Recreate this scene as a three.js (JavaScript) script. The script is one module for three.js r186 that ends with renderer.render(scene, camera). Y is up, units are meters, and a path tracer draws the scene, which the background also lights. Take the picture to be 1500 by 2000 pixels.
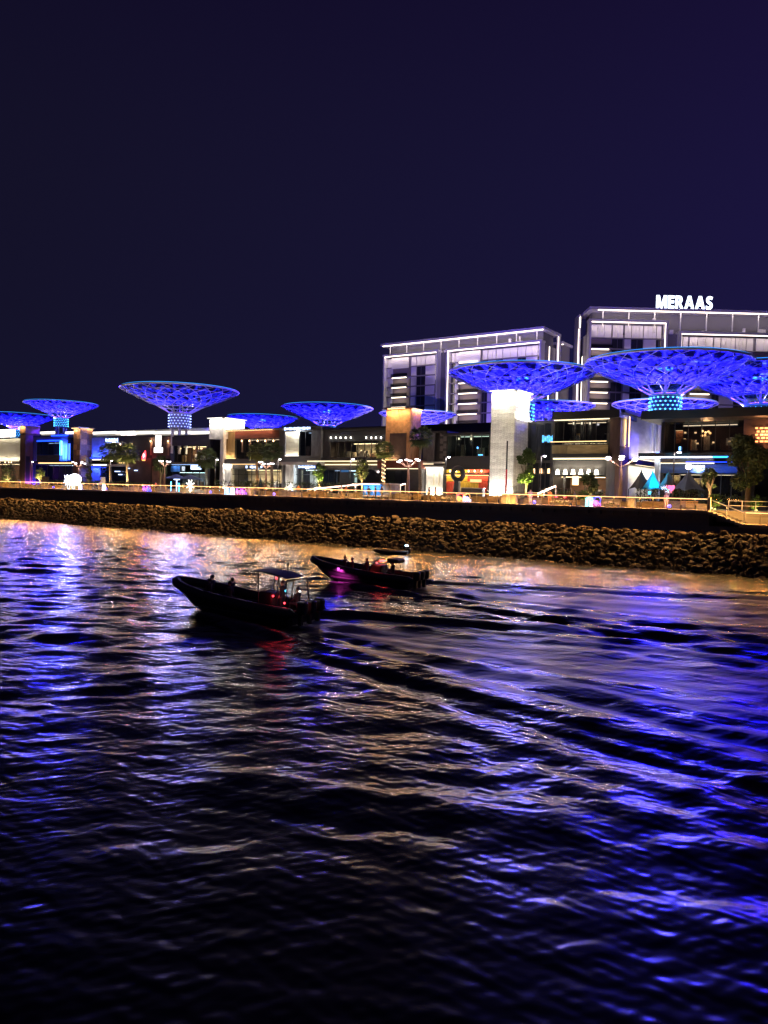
import * as THREE from 'three';
import { mergeGeometries } from 'three/addons/utils/BufferGeometryUtils.js';
import { RoundedBoxGeometry } from 'three/addons/geometries/RoundedBoxGeometry.js';
import { MarchingCubes } from 'three/addons/objects/MarchingCubes.js';
import { TextGeometry } from 'three/addons/geometries/TextGeometry.js';
import { FontLoader } from 'three/addons/loaders/FontLoader.js';
import { RectAreaLightUniformsLib } from 'three/addons/lights/RectAreaLightUniformsLib.js';
RectAreaLightUniformsLib.init();

// ---------------------------------------------------------------- camera, sky, moon, exposure
const scene = new THREE.Scene();
const EYE = 6.8;
const camera = new THREE.PerspectiveCamera(67.38, 0.75, 0.2, 6000);
camera.position.set(0, EYE, 0);
camera.rotation.order = 'YXZ';
camera.rotation.set(-1.6 * Math.PI / 180, 0, 1.42 * Math.PI / 180);
camera.updateMatrixWorld(true);
const renderer = new THREE.WebGLRenderer({ antialias: true });
renderer.toneMapping = THREE.LinearToneMapping;
renderer.toneMappingExposure = 1;
renderer.shadowMap.enabled = true;

let seed = 7;
const rnd = () => { seed = (seed * 1664525 + 1013904223) % 4294967296; return seed / 4294967296; };
const rr = (a, b) => a + (b - a) * rnd();
const lerp = (a, b, t) => a + (b - a) * t, clamp = (x, a, b) => Math.min(b, Math.max(a, x));
const sstep = (a, b, x) => { const t = clamp((x - a) / (b - a), 0, 1); return t * t * (3 - 2 * t); };

{ // night sky: violet overhead, bluer and a little lighter above the lit shore, greyer to the left
  const W = 512, Hh = 256, d = new Float32Array(W * Hh * 4);
  const zen = [0.0058, 0.0030, 0.0205], mid = [0.0078, 0.0060, 0.0375], low = [0.0092, 0.0090, 0.0490], grey = [0.0112, 0.0104, 0.0235];
  for (let j = 0; j < Hh; j++) for (let i = 0; i < W; i++) {
    const el = ((j + 0.5) / Hh - 0.5) * 180, az = ((i + 0.5) / W) * 360 - 180;      // az 0 = +x here: only the slow left-right drift uses it
    const e = Math.max(0, el), a = sstep(0, 16, e), b = sstep(12, 46, e);
    const dx = Math.cos(az * Math.PI / 180);                                       // + right, - left
    const g = clamp(0.42 - 0.75 * dx, 0, 1) * (1 - sstep(18, 44, e)) * 0.7;
    for (let k = 0; k < 3; k++) {
      let c = lerp(lerp(low[k], mid[k], a), zen[k], b);
      c = lerp(c, grey[k], g); c *= lerp(0.7, 1.16, clamp(0.5 + 1.05 * dx, 0, 1)) * (k !== 1 ? 1 + 0.25 * sstep(0.1, 0.9, dx) : 1);
      d[(j * W + i) * 4 + k] = el < 0 ? c * 0.3 : c;
    }
    d[(j * W + i) * 4 + 3] = 1;
  }
  const t = new THREE.DataTexture(d, W, Hh, THREE.RGBAFormat, THREE.FloatType);
  t.mapping = THREE.EquirectangularReflectionMapping; t.magFilter = THREE.LinearFilter; t.needsUpdate = true;
  scene.background = t; scene.environment = t;
}
const moon = new THREE.DirectionalLight(new THREE.Color(0.75, 0.78, 1), 0.012);
moon.name = 'moon'; moon.position.set(-60, 140, 80); moon.castShadow = true; moon.shadow.radius = 2;
moon.shadow.camera.left = -220; moon.shadow.camera.right = 220; moon.shadow.camera.top = 220; moon.shadow.camera.bottom = -220; moon.shadow.camera.far = 600;
moon.target.position.set(0, 0, -120); scene.add(moon, moon.target);

// ---------------------------------------------------------------- the shore's own axes: u along the quay (to the right, nearer), v inland
const TH = 34.9 * Math.PI / 180, CU = Math.cos(TH), SU = Math.sin(TH);
const DECK = 5.6, V_RAIL = 82.8, VB = 115;
const world = (u, y, v) => new THREE.Vector3(u * CU + v * SU, y, u * SU - v * CU);
const dirOf = (px, py) => new THREE.Vector3((px - 750) / 1500, (1000 - py) / 1500, -1).applyQuaternion(camera.quaternion);
const onV = (px, py, v) => { const d = dirOf(px, py), t = v / (d.x * SU - d.z * CU); return [(d.x * CU + d.z * SU) * t, EYE + d.y * t]; };
const onU = (px, py, u) => { const d = dirOf(px, py), t = u / (d.x * CU + d.z * SU); return [(d.x * SU - d.z * CU) * t, EYE + d.y * t]; };
const onZ = (px, py, Z) => { const d = dirOf(px, py), t = Z / -d.z; return [d.x * t, EYE + d.y * t]; };
const onY = (px, py, y) => { const d = dirOf(px, py), t = (y - EYE) / d.y; return [d.x * t, d.z * t]; };
const uAt = (px, v, py = 900) => onV(px, py, v)[0];

// ---------------------------------------------------------------- materials
const rgb = (r, g, b) => new THREE.Color().setRGB(r, g, b);
function noiseTex(n, f, rep) {
  const a = new Uint8Array(n * n * 4);
  for (let i = 0; i < n * n; i++) { const q = clamp(f(i % n, (i / n) | 0), 0, 255); a[i * 4] = a[i * 4 + 1] = a[i * 4 + 2] = q; a[i * 4 + 3] = 255; }
  const t = new THREE.DataTexture(a, n, n); t.wrapS = t.wrapT = THREE.RepeatWrapping; t.magFilter = THREE.LinearFilter; t.repeat.set(rep, rep); t.needsUpdate = true;
  return t;
}
function fractal(n, octaves, s0) { // tiling value noise
  const out = new Float32Array(n * n);
  let amp = 1, tot = 0;
  for (let o = 0, c = s0; o < octaves; o++, c *= 2, amp *= 0.55) {
    const g = new Float32Array(c * c); for (let i = 0; i < c * c; i++) g[i] = rnd();
    for (let y = 0; y < n; y++) for (let x = 0; x < n; x++) {
      const fx = x / n * c, fy = y / n * c, ix = fx | 0, iy = fy | 0, tx = fx - ix, ty = fy - iy, sx = tx * tx * (3 - 2 * tx), sy = ty * ty * (3 - 2 * ty);
      const q = (i, j) => g[(j % c) * c + (i % c)];
      out[y * n + x] += amp * lerp(lerp(q(ix, iy), q(ix + 1, iy), sx), lerp(q(ix, iy + 1), q(ix + 1, iy + 1), sx), sy);
    }
    tot += amp;
  }
  return out.map((q) => q / tot);
}
const fr = fractal(256, 5, 6);
const GRAIN = noiseTex(256, (x, y) => 196 + 59 * clamp(0.5 + 1.6 * (fr[y * 256 + x] - 0.5) + 0.18 * (rnd() - 0.5), 0, 1), 1);
GRAIN.colorSpace = THREE.SRGBColorSpace;
const GRAINB = noiseTex(256, (x, y) => 255 * fr[y * 256 + x], 1);
const mat = (c, o = {}) => new THREE.MeshStandardMaterial({ color: rgb(...c), roughness: 0.8, ...o });
const grainy = (c, o = {}) => mat(c, { map: GRAIN, bumpMap: GRAINB, bumpScale: 0.01, ...o });
const glow = (r, g, b, o = {}) => new THREE.MeshStandardMaterial({ color: rgb(0.05, 0.05, 0.05), emissive: rgb(r, g, b), emissiveIntensity: 1, roughness: 0.5, ...o });
const M = {
  dark: grainy([0.016, 0.015, 0.018]), black: mat([0.012, 0.012, 0.014], { roughness: 0.5 }), grey: grainy([0.13, 0.122, 0.124]), charcoal: grainy([0.045, 0.042, 0.046]),
  concrete: grainy([0.34, 0.33, 0.31]), white: grainy([0.72, 0.7, 0.66]), cream: grainy([0.62, 0.55, 0.4]), stone: [0, 1, 2, 3].map((k) => grainy([0.56 + 0.05 * k, 0.53 + 0.05 * k, 0.47 + 0.045 * k], { bumpScale: 0.02 })),
  brown: grainy([0.24, 0.13, 0.085]), brownDark: grainy([0.09, 0.055, 0.05]), terracotta: [0, 1, 2].map((k) => grainy([0.56 + 0.05 * k, 0.3 + 0.03 * k, 0.15 + 0.015 * k])), redBrown: grainy([0.22, 0.055, 0.035]),
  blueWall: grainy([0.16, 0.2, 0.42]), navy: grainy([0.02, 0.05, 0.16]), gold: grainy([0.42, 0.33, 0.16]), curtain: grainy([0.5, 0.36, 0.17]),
  bronze: mat([0.1, 0.085, 0.07], { roughness: 0.5, metalness: 0.3 }), frame: mat([0.03, 0.03, 0.033], { roughness: 0.4, metalness: 0.6 }), steel: mat([0.55, 0.55, 0.6], { roughness: 0.45, metalness: 0.1 }), chrome: mat([0.6, 0.6, 0.6], { roughness: 0.25, metalness: 1 }),
  deck: grainy([0.3, 0.27, 0.23], { roughness: 0.7 }), wall: grainy([0.15, 0.155, 0.18]), land: grainy([0.05, 0.05, 0.05]),
  glass: new THREE.MeshPhysicalMaterial({ color: rgb(0.9, 0.93, 0.92), roughness: 0.02, transmission: 1, thickness: 0, ior: 1.5 }),
  tinted: new THREE.MeshPhysicalMaterial({ color: rgb(0.5, 0.52, 0.56), roughness: 0.03, transmission: 1, thickness: 0, ior: 1.5 }),
  darkGlass: mat([0.012, 0.014, 0.02], { roughness: 0.04 }),
  skin: mat([0.45, 0.27, 0.18], { roughness: 0.6 }), hair: mat([0.02, 0.015, 0.012], { roughness: 0.5 }),
  warm: glow(3.6, 2.2, 0.95), warmSoft: glow(2.4, 1.5, 0.65), whiteGlow: glow(2.6, 2.4, 2.2), coolGlow: glow(1.7, 2.2, 3.6), cream2: glow(2.6, 2.1, 1.3), strip: glow(9, 6.6, 4.2),
  towerStrip: glow(4.5, 3.8, 3.1), blueGlow: glow(0.03, 0.22, 5), cyanGlow: glow(0.25, 3.2, 6), redGlow: glow(7, 0.25, 0.35), pinkGlow: glow(2.2, 0.22, 1.7), purpleGlow: glow(1.1, 0.2, 2.4), amberGlow: glow(2.6, 1.1, 0.2),
  greenGlow: glow(0.3, 2.5, 0.7),
};

// ---------------------------------------------------------------- things and parts
const KL = 2.2; // how strong the lamps of the row burn against the night sky
const used = {};
function numbered(n) { const k = used[n] = (used[n] ?? -1) + 1; return k ? n + '_' + String(k).padStart(3, '0') : n; }
function tag(o, label, category, group) { o.userData.label = label; o.userData.category = category; if (group) o.userData.group = group; return o; }
function thing(name, label, category, [u, y, v], group, turn = -TH) {      // a Group at the thing's base, turned with the quay: local x = u, local z = towards the water
  const o = new THREE.Group(); o.name = numbered(name); o.position.copy(world(u, y, v)); o.rotation.y = turn; scene.add(o);
  o.base = [u, y, v]; return tag(o, label, category, group);
}
function copyOf(src, label, [u, y, v], turn = 0) {
  const r = src.clone(); r.name = numbered(src.name.replace(/_\d{3}$/, '')); r.userData = { ...src.userData, label }; r.position.copy(world(u, y, v)); r.rotation.y = -TH + turn; scene.add(r); r.base = [u, y, v]; return r;
}
function struct(name, geo, m) { const o = new THREE.Mesh(geo, m); o.name = name; o.userData.kind = 'structure'; o.castShadow = o.receiveShadow = true; scene.add(o); return o; }
function part(parent, name, geo, m, pos) { const o = new THREE.Mesh(geo, m); o.name = name; o.castShadow = o.receiveShadow = true; if (pos) o.position.set(...pos); parent.add(o); return o; }
const BOX = new THREE.BoxGeometry(1, 1, 1);
const rootOf = (t) => { while (!t.base) t = t.parent; return t; };
// a box given in the shore's axes (u0..u1, y0..y1, v0 near .. v1 far); sub-parts ride on their part
function bx(t, name, m, u0, u1, y0, y1, v0, v1) {
  const r = rootOf(t), [bu, by, bv] = r.base, o = new THREE.Mesh(BOX, m); o.name = name; o.castShadow = o.receiveShadow = true;
  const p = new THREE.Vector3((u0 + u1) / 2 - bu, (y0 + y1) / 2 - by, bv - (v0 + v1) / 2), s = [Math.max(0.004, Math.abs(u1 - u0)), Math.max(0.004, Math.abs(y1 - y0)), Math.max(0.004, Math.abs(v1 - v0))];
  if (t === r) { o.position.copy(p); o.scale.set(...s); t.add(o); }
  else { o.position.set((p.x - t.position.x) / t.scale.x, (p.y - t.position.y) / t.scale.y, (p.z - t.position.z) / t.scale.z); o.scale.set(s[0] / t.scale.x, s[1] / t.scale.y, s[2] / t.scale.z); t.add(o); }
  return o;
}
// the same, its face read off the photograph on the plane v0; a bottom of null stands on the deck
function rect([x0, y0, x1, y1], v) {
  const xm = (x0 + x1) / 2, ym = y1 === null ? y0 : (y0 + y1) / 2;
  return [uAt(x0, v, ym), uAt(x1, v, ym), y1 === null ? DECK : onV(xm, y1, v)[1], onV(xm, y0, v)[1]];
}
function pr(t, name, m, r, v0, v1) { const [a, b, c, d] = rect(r, v0); return bx(t, name, m, a, b, c, d, v0, v1); }
function area(t, color, L, u0, u1, y0, y1, v, dir) { // an area light set in the shore's axes; dir: out, in, down, up
  const r = rootOf(t), [bu, by, bv] = r.base;
  const flat = dir === 'down' || dir === 'up';
  const l = new THREE.RectAreaLight(rgb(...color), L * (dir === 'out' ? 0.5 : KL), Math.abs(u1 - u0), Math.abs(y1 - y0));   // for down / up: y0..y1 is the strip's width in v
  l.name = 'strip_light';
  if (flat) l.position.set((u0 + u1) / 2 - bu, v - by, bv - (y0 + y1) / 2); else l.position.set((u0 + u1) / 2 - bu, (y0 + y1) / 2 - by, bv - v);
  if (dir === 'down') l.rotation.x = -Math.PI / 2; if (dir === 'up') l.rotation.x = Math.PI / 2; if (dir === 'out') l.rotation.y = Math.PI;
  r.add(l); return l;
}
function point(t, color, cd, u, y, v, soft = 5) {
  const r = rootOf(t), [bu, by, bv] = r.base, l = new THREE.PointLight(rgb(...color), cd * KL); l.name = 'lamp_light'; l.castShadow = true; l.shadow.radius = soft;
  l.position.set(u - bu, y - by, bv - v); r.add(l); return l;
}
const cyl = (r0, r1, h, n = 12, open = false) => new THREE.CylinderGeometry(r1, r0, h, n, 1, open);
function bar(a, b, r0, r1 = r0, n = 7) { // a round bar between two points
  const A = new THREE.Vector3(...a), Bv = new THREE.Vector3(...b), L = A.distanceTo(Bv), g = cyl(r0, r1, L, n);
  g.applyQuaternion(new THREE.Quaternion().setFromUnitVectors(new THREE.Vector3(0, 1, 0), Bv.clone().sub(A).normalize()));
  g.translate((A.x + Bv.x) / 2, (A.y + Bv.y) / 2, (A.z + Bv.z) / 2); return g;
}
const boxG = (w, h, d, x = 0, y = 0, z = 0) => new THREE.BoxGeometry(w, h, d).translate(x, y, z);
const merged = (gs) => mergeGeometries(gs.map((g) => { g = g.index ? g.toNonIndexed() : g; for (const k of Object.keys(g.attributes)) if (!['position', 'normal', 'uv'].includes(k)) g.deleteAttribute(k); return g; }));
// ================================================================ WATER
const BOATS = [ // stern on the water, heading, length
  { px: 594, py: 1216, head: 29, L: 8.7 }, { px: 812, py: 1147, head: 27, L: 8.6 } ].map((b) => {
  const [x, z] = onY(b.px, b.py, 0), h = b.head * Math.PI / 180; return { ...b, x, z, dx: -Math.cos(h), dz: -Math.sin(h) };
});
{
  const R0 = 4, R1 = 240, NR = 680, rs = [0.4, 1, 2, 3];
  for (let i = 0; i <= NR; i++) rs.push(R0 * Math.pow(R1 / R0, i / NR));
  for (const r of [300, 420, 600, 900, 1400, 2200, 3600]) rs.push(r);
  const as = [], AD = 40 * Math.PI / 180, NA = 760;
  for (let i = 0; i <= NA; i++) as.push(-AD + 2 * AD * i / NA);
  for (let i = 1; i < 50; i++) as.push(AD + (2 * Math.PI - 2 * AD) * i / 50);
  const na = as.length, nr = rs.length, P = new Float32Array(na * nr * 3), UV = new Float32Array(na * nr * 2), C = new Float32Array(na * nr * 3);
  const W = [];
  for (let i = 0; i < 96; i++) {
    const lam = 0.42 * Math.pow(9 / 0.42, (i + rnd()) / 96);
    const th = (rnd() + rnd() + rnd() - 1.5) * (lam > 2 ? 1.1 : 0.9) + [0.1, 0.1, -0.45, 0.55][i % 4];   // the channel's chop and two crossing trains                    // spread about the line of sight across the channel
    const k = 2 * Math.PI / lam, slope = 0.031 * (lam < 1.0 ? 0.8 : lam > 4 ? 0.5 : lam > 2.2 ? 1.15 : 1.6);
    W.push({ lam, kx: k * Math.sin(th), kz: k * Math.cos(th), a: slope / k, ph: rnd() * 6.283 });
  }
  const gust = fractal(128, 4, 4);
  const gustAt = (x, z) => { const q = (a) => ((a % 128) + 128) % 128; const fx = q(x * 0.9), fz = q(z * 1.6), i = fx | 0, j = fz | 0, tx = fx - i, tz = fz - j, g = (a, b) => gust[(b & 127) * 128 + (a & 127)]; return lerp(lerp(g(i, j), g(i + 1, j), tx), lerp(g(i, j + 1), g(i + 1, j + 1), tx), tz); };
  const wake = (b, x, z) => { // height, smoothing of the chop, foam
    const rx = x - b.x, rz = z - b.z, s = -(rx * b.dx + rz * b.dz), t = rx * -b.dz + rz * b.dx;
    if (s < -8.5) return [0, 0, 0, 0];
    let h = 0, calm = 0, foam = 0, rough = 0;
    const at = Math.abs(t), sp = Math.max(0, s + 7.5);                           // arms leave the bow shoulder
    const arm = 0.34 * sp + 0.5, d = at - arm, wdt = 0.6 + 0.085 * sp, dec = sstep(0, 5, sp) / Math.sqrt(1 + sp / 9);
    h += 0.34 * (0.55 + 0.9 * gustAt(s * 1.3 + b.L, t * 0.6)) * dec * Math.exp(-((d / wdt) ** 2)) * Math.cos(2 * Math.PI * d / (2.3 + 0.075 * sp));
    const lam = 1.5 + 0.012 * sp, ins = sstep(0.3, 0.75, at / (arm + 0.01)) * (1 - sstep(1.15, 1.9, at / (arm + 0.01)));
    h += 0.07 * dec * ins * (Math.cos(2 * Math.PI * (at * 0.86 - s * 0.30) / lam + 0.8 * Math.sin(at * 0.7 + s * 0.23)) + 0.55 * Math.cos(2 * Math.PI * (at * 0.9 - s * 0.22) / (0.62 * lam) + 1.1 * Math.sin(at * 1.1 - s * 0.31)));
    calm = 0.5 * ins;
    if (s > -0.5) {
      const w = 0.9 + 0.1 * s, core = Math.exp(-((at / w) ** 4)), f = Math.exp(-Math.max(0, s) / 30);
      h += -0.1 * core * f * sstep(-0.5, 2, s) + 0.25 * Math.exp(-(((s - 2.6) / 1.2) ** 2)) * Math.exp(-((at / 0.9) ** 2));   // trough, then the rooster tail
      calm = Math.max(calm, 0.65 * core * Math.exp(-s / 60)); foam = core * f;
    }
    const fan = (1 - sstep(0.8, 1.05, at / (arm + 0.3))) * sstep(6, 10, sp);
    h += fan * dec * 0.05 * Math.sin(t * 3.1 + 0.9 * Math.sin(s * 0.17)) * Math.sin(s * 0.21 + t * 0.4);
    calm = Math.max(calm, 0.12 * fan); rough = fan * (0.55 + 0.45 * Math.sin(t * 2.3 + 1.2 * Math.sin(s * 0.13 + t * 0.3)));
    // bow spray line along the hull
    foam = Math.max(foam, 0.7 * Math.exp(-((d / 0.35) ** 2)) * Math.exp(-sp / 6) * sstep(0, 1.5, sp));
    return [h, calm, foam, Math.max(rough, foam)];
  };
  let o = 0;
  for (let j = 0; j < nr; j++) for (let i = 0; i < na; i++, o++) {
    const r = rs[j], x = r * Math.sin(as[i]), z = -r * Math.cos(as[i]);
    const dense = i <= NA + 1 && j > 3 && j < NR + 4, dr = dense ? Math.max(0.0061 * r, 0.04) : 4;
    let h = 0, foam = 0, calm = 0;
    if (r < 260) for (const b of BOATS) { const q = wake(b, x, z); h += dense ? q[0] : 0; calm = Math.max(calm, q[1]); foam = Math.max(foam, q[2]); }
    if (dense) {
      const gu = gustAt(x * 0.42, z * 0.6), g = 0.6 + 1.0 * sstep(0.36, 0.66, gu);
      const wx = 1.5 * (gustAt(x * 0.8 + 40, z * 0.8) - 0.5), wz = 1.5 * (gustAt(x * 0.8, z * 0.8 + 77) - 0.5);      // bends the crests
      const far = sstep(24, 60, r), clump = lerp(0.55 + 1.2 * sstep(0.38, 0.64, gustAt(x * 1.5 + 31, z * 2.1 + 9)), 1, sstep(30, 60, r));
      let c = 0;
      for (const w of W) { const f = sstep(1.6, 4, w.lam / dr) * (w.lam > 2.5 ? 1 + far * 0.1 : 1); if (f > 0) c += f * w.a * Math.sin(w.kx * (x + wx) + w.kz * (z + wz) + w.ph); }
      const lee = 0.16 + 0.84 * sstep(11, 24, r);                               // sheltered close to the vessel we look from
      h += lee * clump * (c * lerp(g, 0.25 + 0.2 * g, far) * (1 - calm) + 0.5 * c * Math.abs(c));
    }
    P[o * 3] = x; P[o * 3 + 1] = h; P[o * 3 + 2] = z; UV[o * 2] = x / 11; UV[o * 2 + 1] = z / 11;
    const fo = clamp(foam * (0.35 + 1.3 * (gustAt(x * 4.1, z * 4.1) - 0.3)), 0, 1);
    C[o * 3] = 0.002 + 0.5 * fo; C[o * 3 + 1] = 0.003 + 0.5 * fo; C[o * 3 + 2] = 0.006 + 0.5 * fo;
  }
  const idx = new Uint32Array((nr - 1) * na * 6); o = 0;
  for (let j = 0; j < nr - 1; j++) for (let i = 0; i < na; i++) {
    const a = j * na + i, b = j * na + (i + 1) % na, c = a + na, d = b + na;
    idx[o++] = a; idx[o++] = b; idx[o++] = c; idx[o++] = b; idx[o++] = d; idx[o++] = c;
  }
  const g = new THREE.BufferGeometry();
  g.setAttribute('position', new THREE.BufferAttribute(P, 3)); g.setAttribute('uv', new THREE.BufferAttribute(UV, 2)); g.setAttribute('color', new THREE.BufferAttribute(C, 3));
  g.setIndex(new THREE.BufferAttribute(idx, 1)); g.computeVertexNormals();
  // ripples shorter than the mesh: a tiling sum of waves
  const n = 512, rip = new Float32Array(n * n), q = [];
  for (let i = 0; i < 46; i++) { const kk = Math.round(rr(8, 52)), th = (rnd() + rnd() - 1) * 1.5; q.push([Math.round(kk * Math.sin(th)), Math.round(kk * Math.cos(th)), rnd() * 6.283, 1 / Math.pow(kk, 1.0)]); }
  for (let y = 0; y < n; y++) for (let x = 0; x < n; x++) { let s = 0; for (const w of q) s += w[3] * Math.sin(2 * Math.PI * (w[0] * x + w[1] * y) / n + w[2]); rip[y * n + x] = s; }
  const mx = rip.reduce((a, b) => Math.max(a, Math.abs(b)), 0);
  const bump = noiseTex(n, (x, y) => 127.5 + 127 * rip[y * n + x] / mx, 1);
  const RN = 512, SPAN = 110, rough = new Float32Array(RN * RN);                  // rough, broken water in the wakes: uv1 spans 110 m square ahead of the camera
  for (let y = 0; y < RN; y++) for (let x = 0; x < RN; x++) { const X = (x / RN - 0.5) * SPAN, Zz = -(y / RN) * SPAN; let q = 0; for (const b of BOATS) q = Math.max(q, wake(b, X, Zz)[3]); rough[y * RN + x] = 0.21 + 0.3 * q * (0.6 + 0.8 * gustAt(X * 2.3, Zz * 3.1)); }
  const U1 = new Float32Array(na * nr * 2); for (let i = 0; i < na * nr; i++) { U1[i * 2] = P[i * 3] / SPAN + 0.5; U1[i * 2 + 1] = -P[i * 3 + 2] / SPAN; }
  g.setAttribute('uv1', new THREE.BufferAttribute(U1, 2));
  const roughT = noiseTex(RN, (x, y) => 255 * rough[y * RN + x], 1); roughT.wrapS = roughT.wrapT = THREE.ClampToEdgeWrapping; roughT.channel = 1;
  const water = struct('water', g, new THREE.MeshPhysicalMaterial({ color: rgb(1, 1, 1), vertexColors: true, roughness: 1, roughnessMap: roughT, ior: 1.333, bumpMap: bump, bumpScale: 0.042 }));
  water.castShadow = false;
}

// ================================================================ LAND, QUAY, ROCKS
const U_STAIR = uAt(1384, 82.5, 985), U_LAND = uAt(1453, 82.5, 1015), LOW = DECK - 1.25;
{
  const quayBox = (name, m, u0, u1, y0, y1, v0, v1) => { const o = struct(name, new THREE.BoxGeometry(u1 - u0, y1 - y0, v1 - v0), m); o.position.copy(world((u0 + u1) / 2, (y0 + y1) / 2, (v0 + v1) / 2)); o.rotation.y = -TH; return o; };
  const big = new THREE.PlaneGeometry(3600, 1600).rotateX(-Math.PI / 2);
  const land = struct('ground', big, M.land); land.position.copy(world(-900, DECK - 0.02, 887)); land.rotation.y = -TH;
  quayBox('promenade', M.deck, -320, U_STAIR, DECK - 0.35, DECK, 82.35, 112);
  quayBox('promenade_001', M.deck, U_STAIR, 30, DECK - 0.35, DECK, 86.2, 112);
  quayBox('lower_promenade', M.deck, U_LAND, 30, LOW - 0.35, LOW, 82.35, 86.2);
  // the quay wall below the coping, with a strip of corbels
  const w = thing('quay_wall', 'long dark concrete quay wall under the glass railing and above the rocks', 'wall', [-60, 0, 83]);
  bx(w, 'wall_face', M.wall, -320, U_STAIR, 0, DECK - 0.352, 82.95, 85);
  bx(w, 'wall_face', M.wall, U_STAIR, 30, 0, LOW - 0.352, 82.95, 86.1);
  bx(w, 'wall_face', M.concrete, U_STAIR, 30, LOW, DECK - 0.352, 86.1, 86.4);
  bx(w, 'ledge', M.wall, -320, 30, 0, 3.35, 81.9, 82.948);
  const cg = new THREE.BoxGeometry(0.55, 0.42, 0.5);
  for (let u = U_STAIR - 0.6, k = 0; k < 115; u -= 1.35, k++) part(w, 'corbel', cg, M.wall, [u + 60, DECK - 0.352 - 0.21, 83 - 82.7]);
  // bed under the rocks
  const bed = struct('riprap_slope', new THREE.BufferGeometry(), grainy([0.04, 0.035, 0.031]));
  const b0 = [world(-320, 2.75, 82.2), world(30, 2.75, 82.2), world(-320, -1.6, 73.4), world(30, -1.6, 73.4)];
  bed.geometry.setAttribute('position', new THREE.BufferAttribute(new Float32Array(b0.flatMap((p) => p.toArray())), 3)); bed.geometry.setIndex([0, 2, 1, 1, 2, 3]); bed.geometry.computeVertexNormals();
  // rocks
  const variants = [];
  for (let k = 0; k < 6; k++) {
    const g = new THREE.IcosahedronGeometry(1, 1), p = g.attributes.position, seen = {}, ax = [rr(0.8, 1.25), rr(0.55, 0.8), rr(0.75, 1.1)];
    for (let i = 0; i < p.count; i++) { const key = [p.getX(i), p.getY(i), p.getZ(i)].map((q) => q.toFixed(3)).join(); const f = seen[key] ??= rr(0.72, 1.12); p.setXYZ(i, p.getX(i) * f * ax[0], p.getY(i) * f * ax[1], p.getZ(i) * f * ax[2]); }
    g.computeVertexNormals(); variants.push(g);
  }
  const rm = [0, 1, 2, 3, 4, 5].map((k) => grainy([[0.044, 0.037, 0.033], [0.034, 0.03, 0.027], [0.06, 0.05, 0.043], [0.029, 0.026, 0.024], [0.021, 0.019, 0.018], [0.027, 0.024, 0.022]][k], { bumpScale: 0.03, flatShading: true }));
  const rocks = [];
  for (let r = 0; r < 20; r++) for (let u = -170; u < 6; u += 0.64) {
    const f = (r + rr(-0.4, 0.4)) / 16, uu = u + rr(-0.4, 0.4) + (r % 2) * 0.5;
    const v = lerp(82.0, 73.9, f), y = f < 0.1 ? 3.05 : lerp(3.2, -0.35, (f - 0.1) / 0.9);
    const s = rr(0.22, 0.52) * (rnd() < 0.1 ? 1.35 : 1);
    rocks.push({ u: uu, v, y: y + rr(-0.12, 0.22), s, k: (rnd() * 6) | 0, m: rnd() < sstep(0.22, 0.6, f) ? 4 + ((rnd() * 2) | 0) : (rnd() * 4) | 0, e: [rr(-0.5, 0.5), rnd() * 6.28, rr(-0.5, 0.5)] });  // darker colours lower down: wet stone, plus the lamplight fading downslope painted in
  }
  const q = new THREE.Object3D(), V3 = new THREE.Vector3();
  const inView = (c) => { V3.copy(world(c.u, c.y, c.v)).applyMatrix4(camera.matrixWorldInverse); const x = V3.x / -V3.z; return x < 0.5 && c.y > -0.1; };
  rocks.forEach((c) => { V3.copy(world(c.u, c.y, c.v)); c.d = c.s / V3.length(); c.in = inView(c); });
  const order = rocks.filter((c) => c.in).sort((a, b) => b.d - a.d), near = new Set(order.slice(0, 300));
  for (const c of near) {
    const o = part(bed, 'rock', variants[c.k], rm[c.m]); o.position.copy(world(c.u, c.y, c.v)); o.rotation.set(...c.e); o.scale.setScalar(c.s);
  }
  const rest = rocks.filter((c) => !near.has(c));
  for (let k = 0; k < 6; k++) {
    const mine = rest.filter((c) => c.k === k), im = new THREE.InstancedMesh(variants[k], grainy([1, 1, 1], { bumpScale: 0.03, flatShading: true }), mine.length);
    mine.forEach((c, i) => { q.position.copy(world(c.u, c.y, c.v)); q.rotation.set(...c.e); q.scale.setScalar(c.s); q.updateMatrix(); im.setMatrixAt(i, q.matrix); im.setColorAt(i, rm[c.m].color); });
    im.name = 'rock_mass'; im.userData.kind = 'stuff'; im.castShadow = im.receiveShadow = true; bed.add(im);
  }
}

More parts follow.
